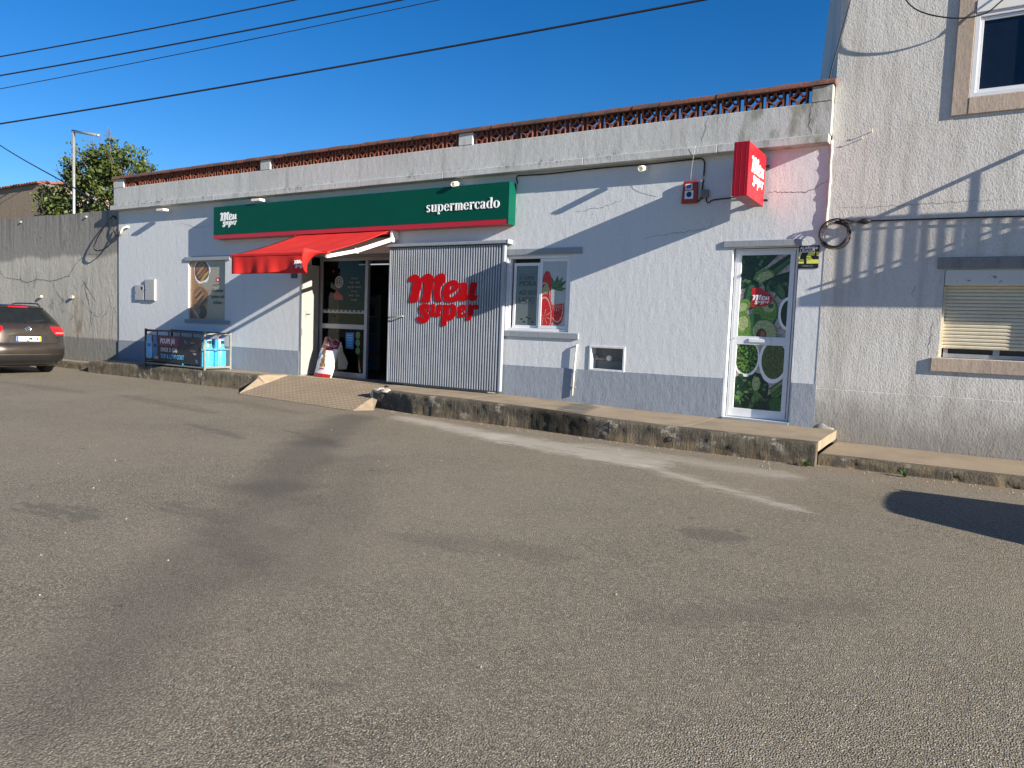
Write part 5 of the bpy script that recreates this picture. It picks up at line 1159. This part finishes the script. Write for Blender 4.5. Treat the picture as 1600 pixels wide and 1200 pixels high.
mb = MB(); mb.box(CX1-.02, CX1+.035, CY0-.06, CY0-.02, .50, .58); mb.tube([(CX1-.0, CY0-.04, .58), (CX1, CY0-.04, .62), (CX1+.025, CY0-.04, .62), (CX1+.025, CY0-.04, .58)], .007, 6); mb.build('padlock', M['jbox'], cg)
def gas_bottle():
    b = thing('gas_bottle', 'x', 'gas bottle')
    mb = MB(); mb.lathe([(.12, 0), (.145, .012), (.15, .05), (.15, .36), (.142, .42), (.115, .455), (.108, .47), (.105, .64), (.10, .655), (.085, .655), (.085, .50)], (0, 0, 0), 24); mb.build('body', M['bottle'], b, smooth=True)
    mb = MB()
    for j in range(2):
        a0 = -35 if j == 0 else 145; rows = [[(.1075*math.cos(R(a0+q*10)), .1075*math.sin(R(a0+q*10)), z) for q in range(8)] for z in (.54, .61)]; mb.grid(rows)
    mb.build('handle_opening', M['poster_night'], b, fix=False)
    mb = MB(); mb.lathe([(.1025, 0), (.108, .002), (.108, .022), (.10, .024)], (0, 0, .628), 24); mb.build('ring', M['pink'], b)
    mb = MB(); mb.lathe([(.03, 0), (.03, .1), (.015, .12), (.015, .15)], (0, 0, .47), 10); mb.build('valve', M['galv'], b)
    return b
gb = gas_bottle()
spots = [(-14.37, -.56, 'sky-blue gas bottle at the front right corner of the cage'), (-14.37, -.24, 'sky-blue gas bottle at the back right corner of the cage'), (-14.78, -.50, 'sky-blue gas bottle behind the banner, second from right'), (-15.25, -.50, 'sky-blue gas bottle behind the banner, third from right')]
for i, (x, y, l_) in enumerate(spots):
    o = gb if i == 0 else copy_tree(gb)
    o.location = (x, y, .078); o.rotation_euler = (0, 0, R((0, 14, -20, 40)[i])); tag(o, l_, 'gas bottle', 'gas bottles in the cage')

# ================================================================== PET FOOD SACK
sk = thing('pet_food_sack', 'white and dark red pet food sack leaning beside the shop entrance', 'sack', (-11.45, .1, .05))
SW, SH = .50, .84
def sack(u, v, side):
    th = .075*math.sin(math.pi*min(1, .04+u*.92))**.5*(math.sin(math.pi*min(1, .10+.84*v))**.6)
    flop = max(0, v-.86); x = (u-.5)*SW*(1-.05*math.sin(v*3))+.012*math.sin(v*9)-flop*.3*(1 if u > .5 else -.1)+v*.06
    y = side*th+.006*mnoise.noise((u*6, v*8, side)); z = v*SH-(.09*u*u if v > .9 else 0)-flop*.35*(1-abs(2*u-.7))+(.02*math.sin(u*12) if v > .95 else 0)
    return Vector((x, y+v*.22, z))
rot = Matrix.Translation((-11.43, .10, .052)) @ Matrix.Rotation(R(2), 4, 'Y')
G1 = [[rot @ sack(i/20, j/24, -1) for i in range(21)] for j in range(25)]; G2 = [[rot @ sack(i/20, j/24, 1) for i in range(21)] for j in range(25)]
mb = MB(); mats = ['bag_white', 'pg_red', 'pg_maroon', 'pg_gold', 'pg_brown', 'print_blue', 'print_cyan', 'poster_night']
def mi_at(u, v):
    if v < .075: return 1
    if v > .66+.10*(u-.3)**2 and v > .72-.1*u: return 7 if u > .93 else 2
    if u < .30 and v < .58-(.30-u)*.0 and v > .34+.75*u: return 6 if v > .50 else 5
    if abs(u-.32-.10*(v-.5)) < .13 and .54 < v < .72: return 3 if (u*31+v*19) % 2 > .8 else 4
    if abs(u-.42) < .06+.45*(.54-v) and .26 < v <= .54: return 3 if (u*23+v*29) % 2 > .7 else 4
    return 0
mb.grid(G1); k = 0
for j in range(24):
    for i in range(20): mb.m[k] = mi_at((i+.5)/20, (j+.5)/24); k += 1
mb.grid(G2, 0, True); n0 = len(mb.m)
for j in range(24):
    mb.quad(G1[j][0], G1[j+1][0], G2[j+1][0], G2[j][0]); mb.quad(G1[j][-1], G2[j][-1], G2[j+1][-1], G1[j+1][-1])
for i in range(20): mb.quad(G1[-1][i], G1[-1][i+1], G2[-1][i+1], G2[-1][i]); mb.quad(G1[0][i], G2[0][i], G2[0][i+1], G1[0][i+1])
mb.build('sack_body', [M[x] for x in mats], sk, smooth=True, fix=False)
def on_sack(s_, size, u0, v0, mat, slope=0):
    me = text_mesh(s_, size, .0006, .002)
    for vt in me.vertices:
        u, v = u0+vt.co.x/SW, v0+(vt.co.y+vt.co.x*slope)/SH; q = rot @ sack(min(1, u), min(1, v), -1); vt.co = q+Vector((0, -.006, 0))
    me.materials.append(M[mat]); link('sack_text', me, sk)
on_sack('Rufia Dog', .095, .13, .80, 'print_white', -.12); on_sack('adulto', .06, .28, .19, 'pink')
# ================================================================== CAR
def car(label):
    c = thing('estate_car', label, 'car')
    L = [  # z, half width, rear x, front x, corner depth
        (.24, .78, -.20, -4.55, .30), (.34, .86, -.06, -4.70, .34), (.44, .895, -.015, -4.76, .38), (.56, .905, 0, -4.78, .40), (.68, .908, -.01, -4.77, .40), (.715, .908, -.05, -4.74, .38),
        (.76, .91, -.075, -4.68, .36), (.94, .912, -.10, -4.55, .34), (1.04, .905, -.125, -4.30, .34), (1.08, .895, -.14, -3.45, .34), (1.17, .86, -.20, -3.30, .34), (1.20, .845, -.225, -3.22, .34),
        (1.36, .775, -.40, -2.80, .32), (1.51, .70, -.575, -2.42, .30), (1.575, .645, -.62, -2.22, .30), (1.61, .55, -.74, -2.05, .34), (1.622, .35, -.95, -1.95, .3)]
    def lev(z):
        for a_, b_ in zip(L, L[1:]):
            if z <= b_[0]: t_ = max(0, (z-a_[0])/(b_[0]-a_[0])); return [p_+(q_-p_)*t_ for p_, q_ in zip(a_, b_)]
        return list(L[-1])
    def rear(y, z, out=0.0):
        _, w, r, f, cd = lev(z); k = min(1, abs(y)/w); return Vector((r-cd*(1-(1-k**4.2)**.5)+out, y*(1+out/w*.6), z))
    def outline(l):
        z, w, r, f, cd = l; pts = []
        for i in range(25): y = w*math.sin(R(-90+i*7.5)); k = abs(y)/w; pts.append((r-cd*(1-(1-min(1, k)**4.2)**.5), y, z))
        for i in range(25): y = w*math.sin(R(90-i*7.5)); k = abs(y)/w; pts.append((f+cd*1.3*(1-(1-min(1, k)**3)**.5), y, z))
        return pts
    mb = MB(); rows = [outline(l) for l in L]; rows = [r+[r[0]] for r in rows]; mb.grid(rows); mb.poly(rows[0][:-1]); mb.poly(rows[-1][:-1]); body = mb.build('body', M['paint'], c, smooth=True)
    sm = body.modifiers.new('edge', 'EDGE_SPLIT') if False else None
    def patch(name, y0, y1, z0, z1, out, mat, par=c, ny=14, nz=6, shape=None):
        m_ = MB(); P = []
        for j in range(nz+1):
            z = z0+(z1-z0)*j/nz; a_, b_ = (y0, y1) if shape is None else shape(j/nz); P.append([rear(a_+(b_-a_)*i/ny, z, out) for i in range(ny+1)])
        m_.grid(P); return m_.build(name, M[mat], par, smooth=True, fix=False)
    patch('rear_window', 0, 0, 1.205, 1.545, .006, 'car_glass', shape=lambda t_: (-.80+.16*t_, .80-.16*t_))
    patch('window_trim', 0, 0, 1.19, 1.207, .008, 'car_black', shape=lambda t_: (-.84, .84))
    patch('roof_spoiler', 0, 0, 1.548, 1.60, .03, 'paint', shape=lambda t_: (-.66+.05*t_, .66-.05*t_)); patch('brake_light', -.20, .20, 1.553, 1.578, .038, 'tail')
    for s in (-1, 1):
        patch('tail_light', 0, 0, .935, 1.125, .010, 'tail', shape=lambda t_, s=s: sorted((s*(.50+.10*(1-t_)*(1-t_)-.0*t_), s*.902))); patch('tail_light_strip', 0, 0, .965, .995, .013, 'tail_pale', shape=lambda t_, s=s: sorted((s*.60, s*.895)))
    patch('tailgate_gap', 0, 0, .735, .748, .004, 'car_black', shape=lambda t_: (-.62, .62)); patch('plate_recess', -.40, .40, .745, .935, .004, 'car_black')
    patch('tailgate_handle', -.34, .34, .92, .94, .014, 'paint')
    patch('lower_bumper', 0, 0, .28, .455, .006, 'car_black', shape=lambda t_: (-.80, .80)); patch('bumper_chrome', 0, 0, .478, .490, .007, 'chrome', shape=lambda t_: (-.84, .84))
    for s in (-1, 1): patch('tailgate_gap', 0, 0, .75, 1.18, .003, 'car_black', ny=2, shape=lambda t_, s=s: sorted((s*(.64+.17*t_), s*(.648+.17*t_))))
    xp = rear(0, .84).x+.012
    mb = MB(); mb.box(xp-.01, xp, -.26, .26, .785, .895); pl = mb.build('number_plate', M['plate'], c, bevel=.003)
    mb = MB(); mb.box(xp, xp+.001, -.258, -.215, .787, .893); mb.build('plate_band', M['plate_b'], pl); mb = MB(); mb.box(xp, xp+.001, .222, .258, .787, .893); mb.build('plate_band', M['plate_y'], pl)
    put('plate_text', text_mesh('71-QM-54', .115, .002, .003, 'CENTER', .80), frame((xp+.004, .0, .803), (0, 1, 0), (0, 0, 1)), M['car_black'], pl)
    xe = rear(0, 1.06).x+.012; ax = (1, 0, .12)
    mb = MB(); mb.lathe([(.062, 0), (.066, .008), (.060, .012), (.054, .010)], (xe-.008, .0, 1.07), 24, ax); em = mb.build('emblem', M['chrome'], c)
    mb = MB(); mb.lathe([(.054, .006), (.052, .0085)], (xe-.008, 0, 1.07), 24, ax); mb.build('emblem_field', M['car_black'], em)
    mb = MB(); q = lambda y, z: (xe+.006-(z)*.12, y, 1.07+z)
    for a_, b_ in (((-.020, .046), (0, .004)), ((.020, .046), (0, .004)), ((-.044, .022), (-.022, -.042)), ((.044, .022), (.022, -.042)), ((-.022, -.042), (0, -.006)), ((.022, -.042), (0, -.006))): mb.bar(q(*a_), q(*b_), .012, .006, (1, 0, 0))
    mb.build('emblem_letters', M['chrome'], em)
    put('badge_text', text_mesh('TDI', .04, .001), frame((rear(.62, .86).x+.02, .60, .86), (-.12, 1, 0), (0, 0, 1)), M['chrome'], c)
    mb = MB(); xw = rear(0, 1.22, .02).x; mb.bar((xw, .0, 1.225), (rear(.42, 1.27, .02).x, .42, 1.27), .02, .03); mb.build('wiper', M['car_black'], c)
    for s in (-1, 1):
        mb = MB(); mb.tube([(-.80, s*.58, 1.60), (-.92, s*.585, 1.655), (-1.3, s*.59, 1.665), (-2.0, s*.58, 1.66), (-2.25, s*.565, 1.61)], .016, 8); mb.build('roof_rail', M['car_black'], c, smooth=True)
        mb = MB()
        def sp(x, z, s=s): return Vector((x, s*(lev(z)[1]+.004), z))
        mb.grid([[sp(x, z) for x in (-.75-.3*t_, -1.6, -1.65)] for t_, z in ((0, 1.20), (1, 1.50))]); mb.build('side_window', M['car_glass'], c, fix=False)
        mb = MB(); mb.grid([[sp(x, z) for x in (-1.70, -2.55+.1*t_)] for t_, z in ((0, 1.20), (1, 1.50))]); mb.build('side_window', M['car_glass'], c, fix=False)
        mb = MB(); lump(mb, (-3.0, s*1.0, 1.18), (.09, .12, .07), 1); mb.build('door_mirror', M['paint'], c, smooth=True)
        for x in (-1.02, -3.72):
            w_ = MB(); w_.lathe([(.20, 0), (.29, .0), (.318, .025), (.325, .06), (.325, .165), (.318, .20), (.29, .22), (.20, .22)], (x, s*.68-(.0 if s > 0 else 0), .322), 28, (0, s, 0)); wh = w_.build('wheel', M['tyre'], c, smooth=True)
            r_ = MB(); r_.lathe([(.03, .20), (.20, .215), (.205, .20), (.19, .15), (.03, .15)], (x, s*.68, .322), 20, (0, s, 0)); r_.build('rim', M['galv'], wh)
            a_ = MB(); P = [(x+.37*math.cos(R(q_*12)), s*.905, .30+.37*math.sin(R(q_*12))) for q_ in range(16)]; a_.poly(P); a_.build('wheel_arch', M['car_black'], c, fix=False)
    mb = MB(); mb.box(-4.4, -.30, -.76, .76, .20, .245); mb.build('underbody', M['car_black'], c)
    mb = MB(); mb.tube([(-.6, .45, .27), (-.20, .45, .265)], .03, 10); mb.build('exhaust', M['car_black'], c)
    for s in (-1, 1): hl = MB(); lump(hl, (-4.52, s*.66, .78), (.16, .18, .08), 3); hl.build('headlight', M['chrome'], c, smooth=True)
    return c
c1 = car('dark brown estate car parked by the old wall, seen from behind')
c2 = copy_tree(c1)  # second car, out of view, added for its shadow on the road
c1.location = (-18.22, -2.39, ROADZ); c1.rotation_euler = (0, 0, 0)
c2.location = (3.45, -3.92, ROADZ); c2.rotation_euler = (0, 0, R(181)); tag(c2, 'unseen dark brown estate car added beyond the right edge to cast a shadow on the road', 'car')

# ================================================================== OVERHEAD WIRES
cp = Vector((0, -10.8, 1.195))
def ovh(d0, t0, d1, t1, r, label, sag=.25, ext=.9):
    a_, b_ = cp+Vector(d0)*t0, cp+Vector(d1)*t1; e0, e1 = a_+(a_-b_)*.5, b_+(b_-a_)*ext; P = []
    for i in range(41): t_ = i/40; q = e0.lerp(e1, t_); q.z -= sag*4*t_*(1-t_); P.append(q)
    mb = MB(); mb.tube(P, r, 6); tag(mb.build('overhead_wire', M['rope'], smooth=True), label, 'wire', 'overhead wires')
ovh((-.883, .383, .27), 34, (-.692, .612, .383), 26, .022, 'topmost overhead wire crossing the upper left sky', .2)
ovh((-.889, .383, .252), 34, (-.620, .680, .393), 24, .024, 'second overhead wire from the top in the sky', .25)
ovh((-.892, .384, .239), 34, (-.597, .700, .393), 24, .013, 'thin overhead wire close below the second wire', .25)
ovh((-.897, .388, .207), 32, (-.370, .838, .401), 19, .026, 'lowest and longest overhead wire running above the shop roof', .35)
cable('service_wire', [(-40, 4.5, 10.0), (-33.0, 3.25, 7.75), (-29, 2.45, 6.55), (-24, 1.4, 5.15), (-20.5, .5, 4.18), (-18.95, -.03, 3.70)], .02, 'black wire sloping down from the left to the corner of shop', 'wire', mat='rope')
